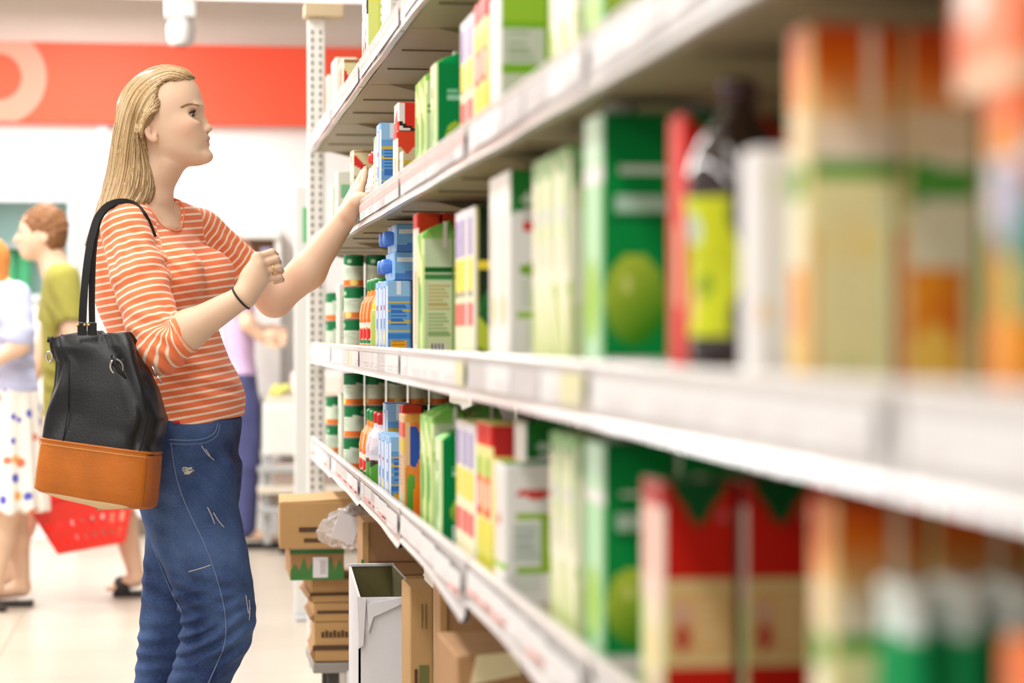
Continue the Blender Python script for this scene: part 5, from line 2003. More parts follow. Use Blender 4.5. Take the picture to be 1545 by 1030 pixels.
# ---- lowest shelf (D)
column('purpleorange', 'D', 1556, 860, 1, 1, X=.436, words='red orange carton at the near end', h=.20)
column('orange', 'D', 1250, 735, 1, 4, X=.438, gapx=.004, h=.248)
column('redjuice', 'D', 996, 716, 1, 3, X=.440, gapx=.006, h=.225)
column('apple', 'D', 905, 672, 1, 2, X=.440)
column('pale', 'D', 866, 655, 2, 2, X=.440, h=.245)
column('redlogo', 'D', 788, 640, 1, 2, X=.470, h=.24)
column('limeband', 'D', 760, 700, 1, 1, X=.430, h=.185)
column('purple', 'D', 714, 628, 3, 1, X=.436, h=.225)
column('yellowred', 'D', 738, 628, 2, 1, X=.438, h=.232)
column('deepgreen', 'D', 664, 632, 1, 1, X=.434, h=.205)
column('sage', 'D', 649, 596, 2, 2, X=.436, words='tall pale leafy carton with green sloping top', h=.238)
column('brownstack', 'D', 606, 610, 1, 1, X=.482, h=.205)
column('carrot', 'D', 606, 628, 1, 1, X=.430, h=.203)
column('blue', 'D', 586, 662, 3, 1, X=.432, h=.145)
column('blue', 'D', 581, 612, 1, 1, X=.457, h=.205, words='taller blue carton behind the small blue ones')
# ---- topmost shelf (A)
column('limewhite', 'A', 553, -10, 2, 1, X=.440, h=.215)
column('palegreen', 'A', 585, -10, 2, 1, X=.440, h=.22, words='white carton beside the lime ones')
column('cream', 'A', 516, 90, 2, 1, X=.445, h=.15)
column('palegreen', 'A', 505, 40, 2, 1, X=.45, h=.20)
# ---- far goods
for lv, ps in (('A', ((493, 30),)), ('B', ((508, 190), (500, 200))), ('C', ((509, 390),)), ('D', ((512, 560),))):
    for i, (px, yt) in enumerate(ps):
        column('palegreen', lv, px, yt, 1, 1, X=.45 + .01 * i, h=[.19, .17][i], words=['pale grey green carton near the far post', 'paler carton beside the far post'][i])
# cream boxes with red triangles, stacked deep behind her hand
for k in range(2):
    for j in range(3):
        y = 6.02 + .085 * k
        z = LEV['B'][0] + .0004 + j * .070
        if j == 2 and k == 1: continue
        o = put('cream', 'B', .455 + .015 * k, y, .068, f'cream box with red triangle, {["bottom", "middle", "top"][j]} of the {["nearer", "farther"][k]} stack, second shelf', 'cream boxes with red triangles', z=z)

# ---------------------------------------------------------------- cans
can_p = [(0, 0), (.0262, 0), (.0275, .0016), (.0275, .004), (.0268, .005), (.0268, .080), (.0275, .081), (.0275, .0835), (.0262, .085), (.0245, .0838), (0, .0838)]


def can_mesh():
    seg, nz = 40, 60
    zs = np.linspace(0, .085, nz)
    rs = np.interp(zs, [z for r, z in can_p[1:9]], [r for r, z in can_p[1:9]])
    V, F_ = [], []
    for z, r in zip(zs, rs):
        for k in range(seg):
            a = k / seg * 2 * math.pi
            V.append((r * math.cos(a), r * math.sin(a), z))
    for i in range(nz - 1):
        for k in range(seg):
            F_.append((i * seg + k, i * seg + (k + 1) % seg, (i + 1) * seg + (k + 1) % seg, (i + 1) * seg + k))
    me = mesh_np('can_body', V, F_)
    Va = np.array(V)
    u = (np.arctan2(Va[:, 1], Va[:, 0]) / (2 * math.pi) * 2) % 1.0
    v = Va[:, 2] / .085
    c = paint([('fill', C3(208, 222, 202)), ('band', .66, .95, C3(0, 116, 62)), ('low', .72, -.16, C3(208, 222, 202)), ('ell', .35, .80, .07, .07, C3(170, 214, 180)), ('band', .95, 1.01, C3(60, 110, 80)), ('lines', .1, .9, .34, .58, C3(180, 196, 176), 5), ('band', .02, .22, C3(226, 118, 40)), ('ell', .5, .14, .12, .1, C3(244, 216, 120)), ('band', 0, .02, C3(200, 200, 200))], u, v)
    set_color(me, c)
    me.materials.append(m_printm)
    mb = MB()
    mb.lathe([(0, 0), (.0248, 0), (.0256, .002), (.0256, .004), (.0240, .0048), (.0225, .0034), (0, .0034)], (0, 0, .0810), 32)
    lid = mb.mesh('can_lid'); lid.materials.append(mat('green_lid', srgb(24, 106, 66), .4))
    return me, lid


cm, clid = can_mesh()


def can(x, y, z, lab, grp):
    r = tag(empty('food_can', (x, y, z), RNG.uniform(0, 6)), lab, 'can', grp)
    link('body', cm, None, r)
    link('lid', clid, None, r)


TIER = ['bottom', 'middle', 'top', 'topmost']
for lv, nx, nzc in (('C', 3, 3), ('D', 5, 3)):
    for i in range(nx):
        for j in range(nzc):
            can(.459 + i * .0575 + RNG.uniform(-.001, .001), 6.02, LEV[lv][0] + .0006 + j * .0858,
                f'green topped can, {TIER[j]} of the {["first", "second", "third", "fourth", "fifth"][i]} stack from the edge, {SHN[lv]}', f'green topped cans on the {SHN[lv]}')
for lv, n in (('C', 2), ('D', 2)):
    for i in range(2):
        for j in range(n):
            can(.468, 6.86 + i * .058, LEV[lv][0] + .0006 + j * .0858, f'green topped can at the far end, {TIER[j]} of the {["nearer", "farther"][i]} stack, {SHN[lv]}', f'far green topped cans on the {SHN[lv]}')

# ---------------------------------------------------------------- small bottles and pouches
def bottle_kind(h, r, body_layers, capm, neck=.45, pinch=.0, cf=.14):
    seg, nz = 36, 56
    zs = np.linspace(0, h * (1 - cf), nz)
    t = zs / (h * (1 - cf))
    rs = r * np.interp(t, [0, .02, .06, .30, .45, .62, .80, .92, 1], [.90, .98, 1, 1 - pinch * .4, 1 - pinch, 1, .86, neck * 1.1, neck])
    V, F_ = [], []
    for z, rr in zip(zs, rs):
        for k in range(seg):
            a = k / seg * 2 * math.pi
            V.append((rr * math.cos(a), rr * math.sin(a), z))
    for i in range(nz - 1):
        for k in range(seg):
            F_.append((i * seg + k, i * seg + (k + 1) % seg, (i + 1) * seg + (k + 1) % seg, (i + 1) * seg + k))
    V.append((0, 0, 0)); V.append((0, 0, zs[-1]))
    base = [(k, len(V) - 2, len(V) - 2, (k + 1) % seg) for k in range(seg)]
    me = mesh_np('bottle_body', V, F_)
    Va = np.array(V)
    u = (np.arctan2(Va[:, 1], Va[:, 0]) / (2 * math.pi) + .75) % 1.0
    set_color(me, paint(body_layers, (u * 2) % 1.0, Va[:, 2] / h))
    me.materials.append(m_print)
    cap = cap_mesh('cap', r * neck * 1.15, h * (cf + .01), capm)
    return me, cap


def bottle(kd, name, x, y, z, h, lab, cat, grp, cf=.14):
    r_ = tag(empty(name, (x, y, z), RNG.uniform(-.3, .3)), lab, cat, grp)
    link('body', kd[0], None, r_)
    link('cap', kd[1], None, r_, (0, 0, h * (1 - cf - .005)))


oj = [('fill', C3(240, 150, 60)), ('band', .42, .80, C3(244, 120, 36)), ('stripes', 0, 1, .46, .78, C3(246, 190, 140), 5), ('band', .36, .42, WHT), ('band', .12, .36, C3(228, 236, 200)), ('ell', .5, .26, .28, .09, RED), ('band', .13, .18, C3(20, 140, 80)), ('band', 0, .12, C3(238, 130, 50))]
kw = [('fill', C3(226, 226, 232)), ('band', .46, .8, C3(214, 206, 222)), ('diag', .30, .4, C3(230, 222, 230)), ('band', .05, .40, C3(222, 74, 44)), ('ell', .6, .3, .25, .1, C3(60, 60, 50)), ('low', .2, .2, C3(90, 160, 60))]
b_oj = bottle_kind(.178, .036, oj, m_capg)
b_oy = bottle_kind(.168, .034, [('fill', C3(226, 236, 190)), ('band', .62, .9, YEL), ('lines', .1, .9, .1, .6, C3(150, 200, 90), 5), ('rect', .6, .9, .1, .6, C3(190, 216, 110))], m_capy)
b_rw = bottle_kind(.178, .036, kw, m_capr)
b_wh = bottle_kind(.150, .032, [('fill', C3(236, 234, 232)), ('band', .05, .12, C3(226, 140, 130)), ('lines', .3, .8, .3, .5, C3(190, 190, 190), 3)], m_capr)
zC, zD, zB = LEV['C'][0] + .0006, LEV['D'][0] + .0006, LEV['B'][0] + .0006
for i, y in enumerate((5.36, 5.46, 5.56)):
    bottle(b_oj, 'juice_bottle', .474, y, zC, .178, f'small orange bottle with green cap, {ORD[i]}, third shelf', 'bottle', 'orange bottles on the third shelf')
bottle(b_oy, 'juice_bottle', .474, 5.26, zC, .168, 'small pale bottle with yellow cap beside the blue cartons, third shelf', 'bottle', None)
for i, y in enumerate((5.22, 5.32, 5.42, 5.52)):
    bottle(b_rw if i < 2 else b_oj, 'juice_bottle', .470, y, zD, .178, f'small {"white and red bottle with red cap" if i < 2 else "orange bottle with green cap"}, {["nearest", "second"][i % 2]}, lowest shelf', 'bottle', f'{"red capped" if i < 2 else "orange"} bottles on the lowest shelf')
for i, y in enumerate((5.50, 5.585)):
    bottle(b_wh, 'juice_bottle', .478, y, zB, .165, f'small white bottle with red cap, {["just behind her fingers", "second beyond her fingers"][i]}', 'bottle', 'red capped bottles on the second shelf')

# blue cartons lying on the small blue cartons, caps towards the aisle
lie = carton_mesh('lying_carton', .13, .085, .058, [('fill', LBLU)], [('fill', C3(120, 176, 226)), ('rect', .45, .75, .2, .8, C3(222, 196, 180)), ('ell', .5, .3, .06, .14, C3(210, 50, 60)), ('low', .2, .5, C3(80, 130, 206)), ('rect', .05, .4, .65, .85, C3(226, 236, 246)), ('rect', .8, 1, 0, 1, C3(226, 200, 120))], C3(150, 196, 236))
bc = cap_mesh('cap', .015, .022, m_capb)
hb = WX(582, 424, .436)[2] - LEV['C'][0]
for k in range(2):
    for j in range(2):
        r_ = tag(empty('lying_carton', (.452 + .004 * j, yfor(582, .436) + k * .09, LEV['C'][0] + .003 + hb + j * .0605)), f'pale blue carton lying cap out, {["lower", "upper"][j]} of the {["nearer", "farther"][k]} pair, third shelf', 'carton', 'blue cartons lying on their sides')
        link('body', lie, None, r_)
        c_ = link('cap', bc, None, r_, (0, .042, .030))
        c_.rotation_euler = (0, -math.pi / 2, 0)

# ---------------------------------------------------------------- dark bottle with a yellow label
by = 1.925
bx = .484
dk = thing('dark_bottle', 'large dark brown bottle with a yellow green label on the third shelf', 'bottle', (bx, by, LEV['C'][0] + .0006), -.5)
m_cola = mat('dark_glass', srgb(40, 18, 16), .06, spec=.9, Coat_Weight=.6)
MB().lathe([(0, .006), (.030, .002), (.038, .004), (.044, .03), (.042, .065), (.0405, .10), (.043, .13), (.0465, .16), (.045, .19), (.036, .212), (.022, .232), (.0155, .242), (.0150, .255), (0, .255)], (0, 0, 0), 40).build('glass', m_cola, dk)
m_dcap = mat('dark_cap', srgb(70, 30, 34), .3, spec=.7)
link('cap', cap_mesh('cap', .0165, .020, m_dcap), None, dk, (0, 0, .250))
V, F_ = [], []
n1, n2 = 40, 40
for i in range(n1 + 1):
    z = .045 + (.165 - .045) * i / n1
    rr = np.interp(z, [.03, .065, .10, .13, .16], [.044, .042, .0405, .043, .0465]) + .0008
    w = 1.25 * (1 - .12 * abs(i / n1 - .5) ** 2 * 4) * (.86 + .14 * math.cos((i / n1 - .5) * 9))
    for k in range(n2 + 1):
        a = math.pi * 1.25 + (k / n2 - .5) * 2 * w
        V.append((rr * math.cos(a), rr * math.sin(a), z))
for i in range(n1):
    for k in range(n2):
        a = i * (n2 + 1) + k
        F_.append((a, a + 1, a + n2 + 2, a + n2 + 1))
me = mesh_np('label', V, F_)
uu = np.tile(np.linspace(0, 1, n2 + 1), n1 + 1); vv = np.repeat(np.linspace(0, 1, n1 + 1), n2 + 1)
set_color(me, paint([('fill', C3(206, 214, 20)), ('ell', .45, .78, .18, .12, C3(196, 214, 196)), ('ell', .30, .22, .22, .16, C3(236, 190, 110)), ('ell', .62, .36, .10, .10, C3(120, 150, 20)), ('lines', .2, .8, .5, .62, C3(186, 190, 40), 2)], uu, vv))
link('label', me, m_printm, dk)

# ---------------------------------------------------------------- pack of green and white bottles at the near end of the lowest shelf
gw = bottle_kind(.205, .0155, [('fill', C3(226, 236, 232)), ('band', .0, .84, C3(20, 150, 84)), ('low', .92, -.2, C3(20, 150, 84)), ('low', .50, -.6, C3(70, 176, 110)), ('ell', .5, .3, .2, .12, C3(210, 230, 210))], m_capw, .70, 0, .06)
k = 0
for r in range(2):
    for c in range(3):
        x, y = .456 + c * .034, 1.36 + r * .036
        bottle(gw, 'drink_bottle', x, y, zD, .205, f'green and white bottle, {["first", "second", "third"][c]} from the edge, {["near", "far"][r]} row, lowest shelf', 'bottle', 'green and white bottles on the lowest shelf', .06)

# ---------------------------------------------------------------- small price stand on the second shelf
st = thing('price_stand', 'small white price stand in front of the tan carton on the second shelf', 'price stand', (.428, yfor(607, .428), zB))
MB().box((0, 0, 0), (.012, .05, .004), bevel=.001).build('foot', m_capw, st)
me_ = MB()
me_.box((0, 0, .004), (.003, .05, .075), 0, bevel=.001)
for r in range(3):
    me_.box((-.0008, .008, .055 - r * .016), (0, .042, .061 - r * .016), 1)
me_.build('card', [m_capw, m_ink], st)

# ---------------------------------------------------------------- cardboard under the lowest shelf
m_board = mat('cardboard', srgb(190, 150, 98), .8, noise=.05, nscale=9, bump=.1, bscale=120)
m_boardd = mat('cardboard_brown', srgb(168, 126, 84), .8, noise=.05, nscale=9)
m_boardk = mat('print_brown', srgb(84, 60, 40), .8)
m_boardg = mat('print_green', srgb(70, 128, 64), .8, noise=.1)
m_boardw = mat('white_board', srgb(232, 230, 234), .6, noise=.02)
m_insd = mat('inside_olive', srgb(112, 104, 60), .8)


def bxp(px, py, Y):
    return W(px, py, Y)


def pbox(name, lab, cat, x0, x1, ytop, ybot, Y, dep, m, rz=0.0, open_top=False, grp=None, extra=None, z0=None, z1=None):
    """box whose face towards the camera spans photo columns x0..x1 and rows ytop..ybot at distance Y"""
    a, b = W(x0, ybot, Y), W(x1, ytop, Y)
    o = thing(name, lab, cat, (a[0], Y, a[2] if z0 is None else z0), rz, grp)
    w, h = b[0] - a[0], (b[2] if z1 is None else z1) - o.location.z
    mb = MB()
    if open_top:
        t = .005
        mb.box((0, 0, 0), (w, t, h - .042)).box((0, dep - t, 0), (w, dep, h)).prism([(0, 0), (dep, 0), (dep, h), (t, h - .042), (0, h - .042)], 'x', 0, t).box((w - t, 0, 0), (w, dep, h)).box((0, 0, 0), (w, dep, t))
    else:
        mb.box((0, 0, 0), (w, dep, h), bevel=.003, seg=1)
    mb.build('carton_body', m, o)
    return o, w, h


# low trolley that carries the stack at the end of the shelving
Yk = 6.30
tz1 = W(0, 1009, Yk)[2]
dly = thing('dolly', 'low grey dolly under the stack of brown boxes', 'dolly', (W(472, 0, Yk)[0], Yk - .01, 0))
MB().box((0, 0, tz1 - .03), (.36, .36, tz1 - .001), bevel=.004).build('platform', mat('dolly_grey', srgb(150, 146, 140), .6), dly)
for x, y in ((.06, .05), (.30, .05), (.06, .31), (.30, .31)):
    mb = MB()
    mb.tube([(x - .012, y, .028), (x + .012, y, .028)], .028, 16)
    mb.box((x - .016, y - .01, .03), (x + .016, y + .01, tz1 - .03))
    mb.build('caster', mat('caster_dark', srgb(70, 66, 64), .6) if 'caster_dark' not in bpy.data.materials else bpy.data.materials['caster_dark'], dly)
zz = tz1
stackrows = [(1008, 948, 474, 531), (946, 918, 473, 530), (916, 881, 470, 529)]
words = ['bottom', 'middle', 'top']
for i, (yb_, yt_, xa, xb) in enumerate(stackrows):
    z1 = W(0, yt_, Yk)[2]
    o, w, h = pbox('cardboard_box', f'brown cardboard box with torn edges, {words[i]} of the three on the dolly', 'box', xa, xb + 40, yt_, yb_, Yk, .30, m_board, .03 * (i - 1), z0=zz + .001, z1=z1, grp='brown boxes on the dolly')
    zz = z1
    mb = MB()
    mb.box((-.004, -.003, h * .30), (w * .9, 0, h * .42)) if i != 1 else mb.box((.01, -.002, h * .45), (w * .6, 0, h * .6))
    if i == 0:
        for k in range(9):
            mb.box((.02 + k * .011, -.002, h * .62), (.028 + k * .011, 0, h * .76 + .004 * (k % 2)))
    mb.build('print', m_boardk, o)
    mb = MB()
    mb.prism([(0, 0), (-.012, h * .2), (0, h * .42)], 'y', .0, .29)
    mb.build('flap', m_boardd, o)
# green printed tray
z0 = zz + .001
gb, w, h = pbox('printed_tray', 'green and brown printed tray with a white bar code label on the box stack', 'box', 438, 519, 834, 881, Yk - .03, .30, m_boardd, 0, z0=z0, z1=W(0, 834, Yk)[2])
mb = MB()
mb.box((0, -.002, 0), (w, 0, h * .30))
for k in range(6):
    mb.prism([(w * k / 6, h * .3), (w * (k + .95) / 6, h * .3), (w * (k + .5) / 6, h * (.55 + .3 * ((k * 37) % 10) / 10))], 'y', -.002, 0)
mb.box((0, -.002, h * .86), (w, 0, h))
mb.build('green_print', m_boardg, gb)
mb = MB()
mb.box((w * .42, -.004, h * .08), (w * .70, -.002, h * .76), 0)
for k in range(7):
    mb.box((w * (.55 + .016 * k), -.005, h * .2), (w * (.558 + .016 * k), -.004, h * .66), 1)
mb.build('bar_code_label', [m_boardw, m_ink], gb)
MB().box((.004, .0, h), (w - .004, .29, h + .004)).build('white_edge', m_boardw, gb)
# wide box on top
z0 = gb.location.z + h + .005
wb, w, h = pbox('cardboard_box', 'wide tan cardboard box with a dark bar on top of the green tray', 'box', 421, 545, 760, 832, Yk - .05, .32, m_board, -.04, z0=z0, z1=W(0, 762, Yk - .05)[2])
MB().box((w * .24, -.002, h * .36), (w * .60, 0, h * .46)).build('print', m_boardk, wb)
MB().box((w * .30, -.002, h * .14), (w * .56, 0, h * .22)).build('print', m_boardk, wb)
MB().prism([(0, h), (w, h), (w, h + .012), (w * .4, h + .003)], 'y', .002, .30).build('flap', m_board, wb)

# boxes on the base deck, seen below the rail
DZ = .141
t4, w, h = pbox('cardboard_box', 'brown box with green edge under the lowest shelf behind the white box', 'box', 549, 640, 786, 868, 5.60, .21, m_boardd, 0, z0=None, z1=None)
MB().box((-.004, -.004, -.002), (.012, 0, h), bevel=.001).build('edge', m_board, t4)
MB().box((-.006, -.006, 0), (-.001, .02, h * .30)).build('green_edge', m_boardg, t4)
MB().box((0, -.003, h * .24), (w, 0, h * .25)).build('crease', m_boardk, t4)
# carrier box below it
t5, w5, h5 = pbox('cardboard_box', 'low brown box standing on the deck under the brown box with green edge', 'box', 551, 640, 868, 1100, 5.60, .21, m_board, 0, z0=DZ, z1=t4.location.z - .001)
# white open carton
Yw = 5.06
wo, w, h = pbox('open_carton', 'white open carton with an olive inside under the lowest shelf', 'box', 541, 613, 872, 1100, Yw, .30, m_boardw, .0, True, z0=DZ)
MB().box((.006, .006, .0055), (w - .006, .334, h * .92)).build('inside', m_insd, wo) if False else None
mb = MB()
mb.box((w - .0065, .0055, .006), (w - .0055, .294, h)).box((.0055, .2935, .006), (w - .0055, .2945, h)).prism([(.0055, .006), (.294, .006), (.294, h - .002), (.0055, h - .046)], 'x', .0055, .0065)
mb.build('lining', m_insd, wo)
MB().prism([(.018, h - .055), (w, h - .040), (w, h - .052), (w * .30, h - .085), (.022, h - .12)], 'y', -.010, -.001).build('flap', m_boardw, wo)
MB().prism([(-.004, h - .038), (.016, h - .044), (.010, h * .62), (.0, h * .60)], 'y', -.012, -.003).build('torn_flap', m_boardw, wo)
MB().box((-.002, .290, h * .995), (w, .302, h + .004)).build('rim', m_boardw, wo)
# tall narrow box
tn, w, h = pbox('cardboard_box', 'tall narrow cardboard box beside the white open carton', 'box', 618, 654, 886, 1100, 4.60, .17, m_board, 0, z0=DZ)
MB().box((.010, -.002, h * .1), (.016, 0, h * .60)).build('slot', m_boardk, tn)
MB().box((w * .50, -.002, h * .80), (w * .53, 0, h * .92)).box((w * .66, -.002, h * .80), (w * .69, 0, h * .92)).build('arrow_print', mat('print_olive', srgb(110, 110, 60), .8), tn)
MB().box((w * .4, -.002, h * .52), (w * .8, 0, h * .62)).build('text_print', bpy.data.materials['print_olive'], tn)
# broad brown panel box and the next ones
bp, w, h = pbox('cardboard_box', 'broad brown cardboard box right of the tall narrow one', 'box', 668, 790, 872, 1150, 4.15, .16, m_boardd, 0, z0=DZ)
MB().box((-.006, -.004, 0), (.008, 0, h), bevel=.001).build('edge', m_board, bp)
nb, w, h = pbox('cardboard_box', 'low brown box with a cream flap nearest the camera under the shelf', 'box', 690, 880, 985, 1150, 3.45, .28, m_boardd, 0, z0=DZ)
MB().prism([(.03, h), (.09, h + .004), (.10, h - .03), (.02, h - .045)], 'y', -.006, -.001).build('cream_flap', mat('cream_board', srgb(230, 214, 170), .8), nb)
# crumpled clear bag
Fd = Field()
for k in range(16):
    c = W(487 + RNG.uniform(6, 58), 775 + RNG.uniform(0, 36), 6.0 + RNG.uniform(-.04, .06))
    Fd.add(p_ell(c, (RNG.uniform(.02, .04), .03, RNG.uniform(.015, .035))), .02)
Fd.add(p_cone(W(518, 806, 6.0), W(528, 830, 6.0), .03, .008), .02)
Fd.add(p_cone(W(535, 775, 6.05), W(548, 768, 6.32) + np.array([0, 0, .004]), .03, .022), .02)
Fd.disp = lambda P: .004 * np.sin(P[:, 0] * 160 + 3 * np.sin(P[:, 2] * 90)) * np.sin(P[:, 2] * 130 + P[:, 1] * 90)
v_, q_ = surface_net(Fd, .005)
co = W(520, 800, 6.0)
m_clear = mat('clear_film', srgb(236, 232, 232), .12, spec=.8, Transmission_Weight=.75, IOR=1.15)
pbag = tag(link('plastic_bag', mesh_np('bag_film', v_ - co, q_, False), m_clear, None, co), 'crumpled clear plastic bag hanging over the cardboard boxes', 'bag')
MB().box((-.03, -.002, -.035), (.03, .002, .035), rot=(0, .35, 0)).build('paper_insert', m_boardw, pbag, W(522, 797, 5.90) - co)
# ================================================================= shoppers in the background
def pale(c):
    return c


class Person:
    def __init__(s, name, label, Y, base):
        s.Y = Y
        s.o = np.array([base[0], base[1], 0.0])
        s.root = thing(name, label, 'person', s.o)
        s.skin, s.h = Field(), .007

    def part(s, name, fld, m, h=.008):
        v, q = surface_net(fld, h)
        return link(name, mesh_np(name, v - s.o, q), m, s.root)


def limb(fld, pts, rs, k=.02):
    for (a, b), (ra, rb) in zip(zip(pts, pts[1:]), zip(rs, rs[1:])):
        fld.add(p_cone(a, b, ra, rb), k)


def head_left(fld, c, s, turn=-1, tilt=0.0):
    """head facing -x (turn=-1) or +x; c = centre of the skull"""
    c = v3(c)
    d = np.array([turn, 0, 0])
    up = np.array([0, 0, 1.0])
    fld.add(p_ell(c, (.092, .075, .098)), .01)
    fld.add(p_ell(c + d * .028 - up * .050, (.062, .060, .072)), .03)
    fld.add(p_ell(c + d * .060 - up * .100, (.026, .028, .020)), .03)     # chin
    fld.add(p_cone(c + d * .088 - up * .012, c + d * .110 - up * .046, .008, .012), .012)  # nose
    fld.add(p_ell(c + d * .086 - up * .070, (.014, .022, .006)), .008)
    fld.add(p_ell(c + d * .086 - up * .082, (.012, .019, .006)), .008)
    for sy in (-1, 1):
        fld.add(p_ell(c + d * .086 + np.array([0, sy * .032, -.012]), (.012, .016, .010)), .012, 's')
        fld.add(p_ell(c + d * .074 + np.array([0, sy * .032, -.012]), (.013, .013, .011)), .004)
        fld.add(p_ell(c - d * .012 + np.array([0, sy * .076, -.030]), (.018, .008, .030)), .006)


def hand5(fld, w, d, side, k=.006, curl=.5):
    """hand at wrist w pointing along d, with four fingers and a thumb"""
    d = v3(d) / np.linalg.norm(d)
    sd = v3(side) - d * v3(side).dot(d); sd /= np.linalg.norm(sd)
    n = np.cross(d, sd)
    kn = w + d * .085
    fld.add(p_ell(w + d * .048, (.040, .024, .046)), .015)
    for i in range(4):
        b = kn + sd * (-.030 + .020 * i) - d * .004 * abs(i - 1.5)
        m = b + (d * (1 - curl) + n * curl) * .040
        e = m + (d * (1 - 1.6 * curl) + n * curl * 1.2) * .032
        fld.add(p_cone(w + d * .03 + sd * (-.02 + .013 * i), b, .013, .011), .01)
        fld.add(p_cone(b, m, .0095, .0088), k)
        fld.add(p_cone(m, e, .0088, .0075), .003)
    fld.add(p_cone(w + d * .020 - sd * .022, w + d * .055 - sd * .045 + n * .02, .013, .011), .01)
    fld.add(p_cone(w + d * .055 - sd * .045 + n * .02, w + d * .085 - sd * .044 + n * .035, .0105, .008), .005)


m_skin2 = mat('skin_far', (.78, .52, .36, 1), .55, noise=.03)
m_eyed = mat('eye_dark', srgb(50, 36, 30), .3)


def far_eyes(P, c, turn=-1):
    for sy in (-1, 1):
        mb = MB()
        mb.lathe([(0, -.006), (.005, -.004), (.007, 0), (.005, .004), (0, .006)], v3(c) + np.array([turn * .086, sy * .033, -.012]) - P.o, 12)
        mb.build('eye', m_eyed, P.root)


# ---- man in an olive tee with a red basket, walking to the left
Y = 9.5
g = lambda x, y, dy=0.0: W(x, y, Y + dy)
M_ = Person('person', 'man in an olive tee walking left with a red shopping basket', Y, g(100, 890))
hc = g(64, 347)
head_left(M_.skin, hc, 1, -1)
limb(M_.skin, [g(72, 372), g(84, 408)], [.056, .062], .02)
M_.skin.add(p_loft([rowpx(405, 108, 72, .12, Y), rowpx(430, 120, 68, .18, Y), rowpx(480, 122, 66, .165, Y), rowpx(540, 120, 68, .15, Y), rowpx(600, 122, 68, .15, Y), rowpx(640, 122, 68, .15, Y)], 2.2, .02), .03)
shN, shF = g(98, 420, -.17), g(88, 420, .17)
elN, waN = g(112, 520, -.22), g(133, 640, -.20)
limb(M_.skin, [shN, elN, waN], [.050, .042, .028])
hand5(M_.skin, waN, g(137, 690, -.2) - waN, (1, 0, 0), curl=.45)
elF, waF = g(70, 520, .20), g(40, 590, .18)
limb(M_.skin, [shF, elF, waF], [.050, .042, .028])
hand5(M_.skin, waF, g(28, 630, .18) - waF, (1, 0, 0), curl=.3)
hipN, hipF = g(104, 640, -.08), g(92, 640, .08)
knN, anN = g(176, 742, -.09), g(206, 868, -.10)
knF, anF = g(46, 752, .09), g(10, 868, .10)
limb(M_.skin, [hipN, knN, lerp(knN, anN, .35), anN], [.082, .056, .055, .032])
limb(M_.skin, [hipF, knF, lerp(knF, anF, .35), anF], [.082, .056, .055, .032])
for an, toe in ((anN, g(176, 886, -.10)), (anF, g(-20, 886, .10))):
    M_.skin.add(p_cone(an + np.array([0, 0, -.012]), toe, .034, .022), .02)
    for k in range(5):
        b = toe + np.array([0, -.032 + .016 * k, 0])
        M_.skin.add(p_cone(b, b + np.array([-.030 - .004 * (2 - abs(k - 1)), 0, -.004]), .011, .009), .004)
M_.part('body', M_.skin, m_skin2, .006)
far_eyes(M_, hc)
tee = Field()
tee.add(p_loft([rowpx(398, 104, 76, .09, Y), rowpx(412, 114, 68, .16, Y), rowpx(430, 122, 64, .185, Y), rowpx(480, 124, 62, .172, Y), rowpx(540, 122, 64, .16, Y), rowpx(600, 124, 64, .162, Y), rowpx(634, 126, 64, .166, Y)], 2.2, .012))
for sh, el in ((shN, elN), (shF, elF)):
    tee.add(p_cone(sh, lerp(sh, el, .62), .062, .060), .03)
    dd = (el - sh) / np.linalg.norm(el - sh)
    tee.add(p_ell(lerp(sh, el, .62) + dd * .10, (.10,) * 3), .004, 's')
tee.add(p_ell(g(80, 398), (.060, .066, .05)), .005, 's')
tee.disp = folds([(g(95, 560, -.15), (.4, 0, .9), .06, .12, .005, 0), (g(90, 470, -.17), (.8, 0, .5), .05, .1, .004, 1)])
M_.part('olive_tee', tee, mat('olive_jersey', srgb(150, 144, 62), .9, noise=.05), .007)
sho = Field()
sho.add(p_loft([rowpx(622, 124, 66, .155, Y), rowpx(660, 128, 66, .165, Y), rowpx(690, 130, 66, .16, Y)], 2.2, .02))
for hp, kn in ((hipN, knN), (hipF, knF)):
    sho.add(p_cone(hp, lerp(hp, kn, .86), .096, .086), .03)
M_.part('shorts', sho, mat('beige_cotton', srgb(206, 190, 164), .9, noise=.05), .008)
hr = Field()
hr.add(p_ell(hc + np.array([.012, 0, .016]), (.098, .084, .094)))
hr.add(p_ell(hc + np.array([.040, 0, -.03]), (.060, .078, .075)), .02)
hr.add(p_ell(hc + np.array([-.085, 0, -.055]), (.085, .10, .085)), .01, 's')
hr.disp = lambda P: .006 * np.sin(P[:, 0] * 120 + 2 * np.sin(P[:, 2] * 60)) * np.sin(P[:, 2] * 110 + P[:, 1] * 60)
M_.part('hair', hr, mat('brown_hair', srgb(128, 84, 48), .7, noise=.2, nscale=60), .006)
m_sand = mat('black_sandal', srgb(34, 28, 26), .6)
for an, toe in ((anN, g(170, 890, -.10)), (anF, g(-26, 890, .10))):
    mb = MB()
    a, b = an - M_.o, toe - M_.o
    mb.box((b[0], a[1] - .048, .002), (a[0] + .045, a[1] + .048, .022), bevel=.008)
    mb.tube([(lerp(a[0], b[0], .62), a[1] - .046, .02), (lerp(a[0], b[0], .6), a[1], .068), (lerp(a[0], b[0], .62), a[1] + .046, .02)], .016, 8, flat=2.0)
    mb.tube([(a[0] + .036, a[1] - .04, .03), (a[0] + .046, a[1], .09), (a[0] + .036, a[1] + .04, .03)], .010, 8)
    mb.build('sandal', m_sand, M_.root)

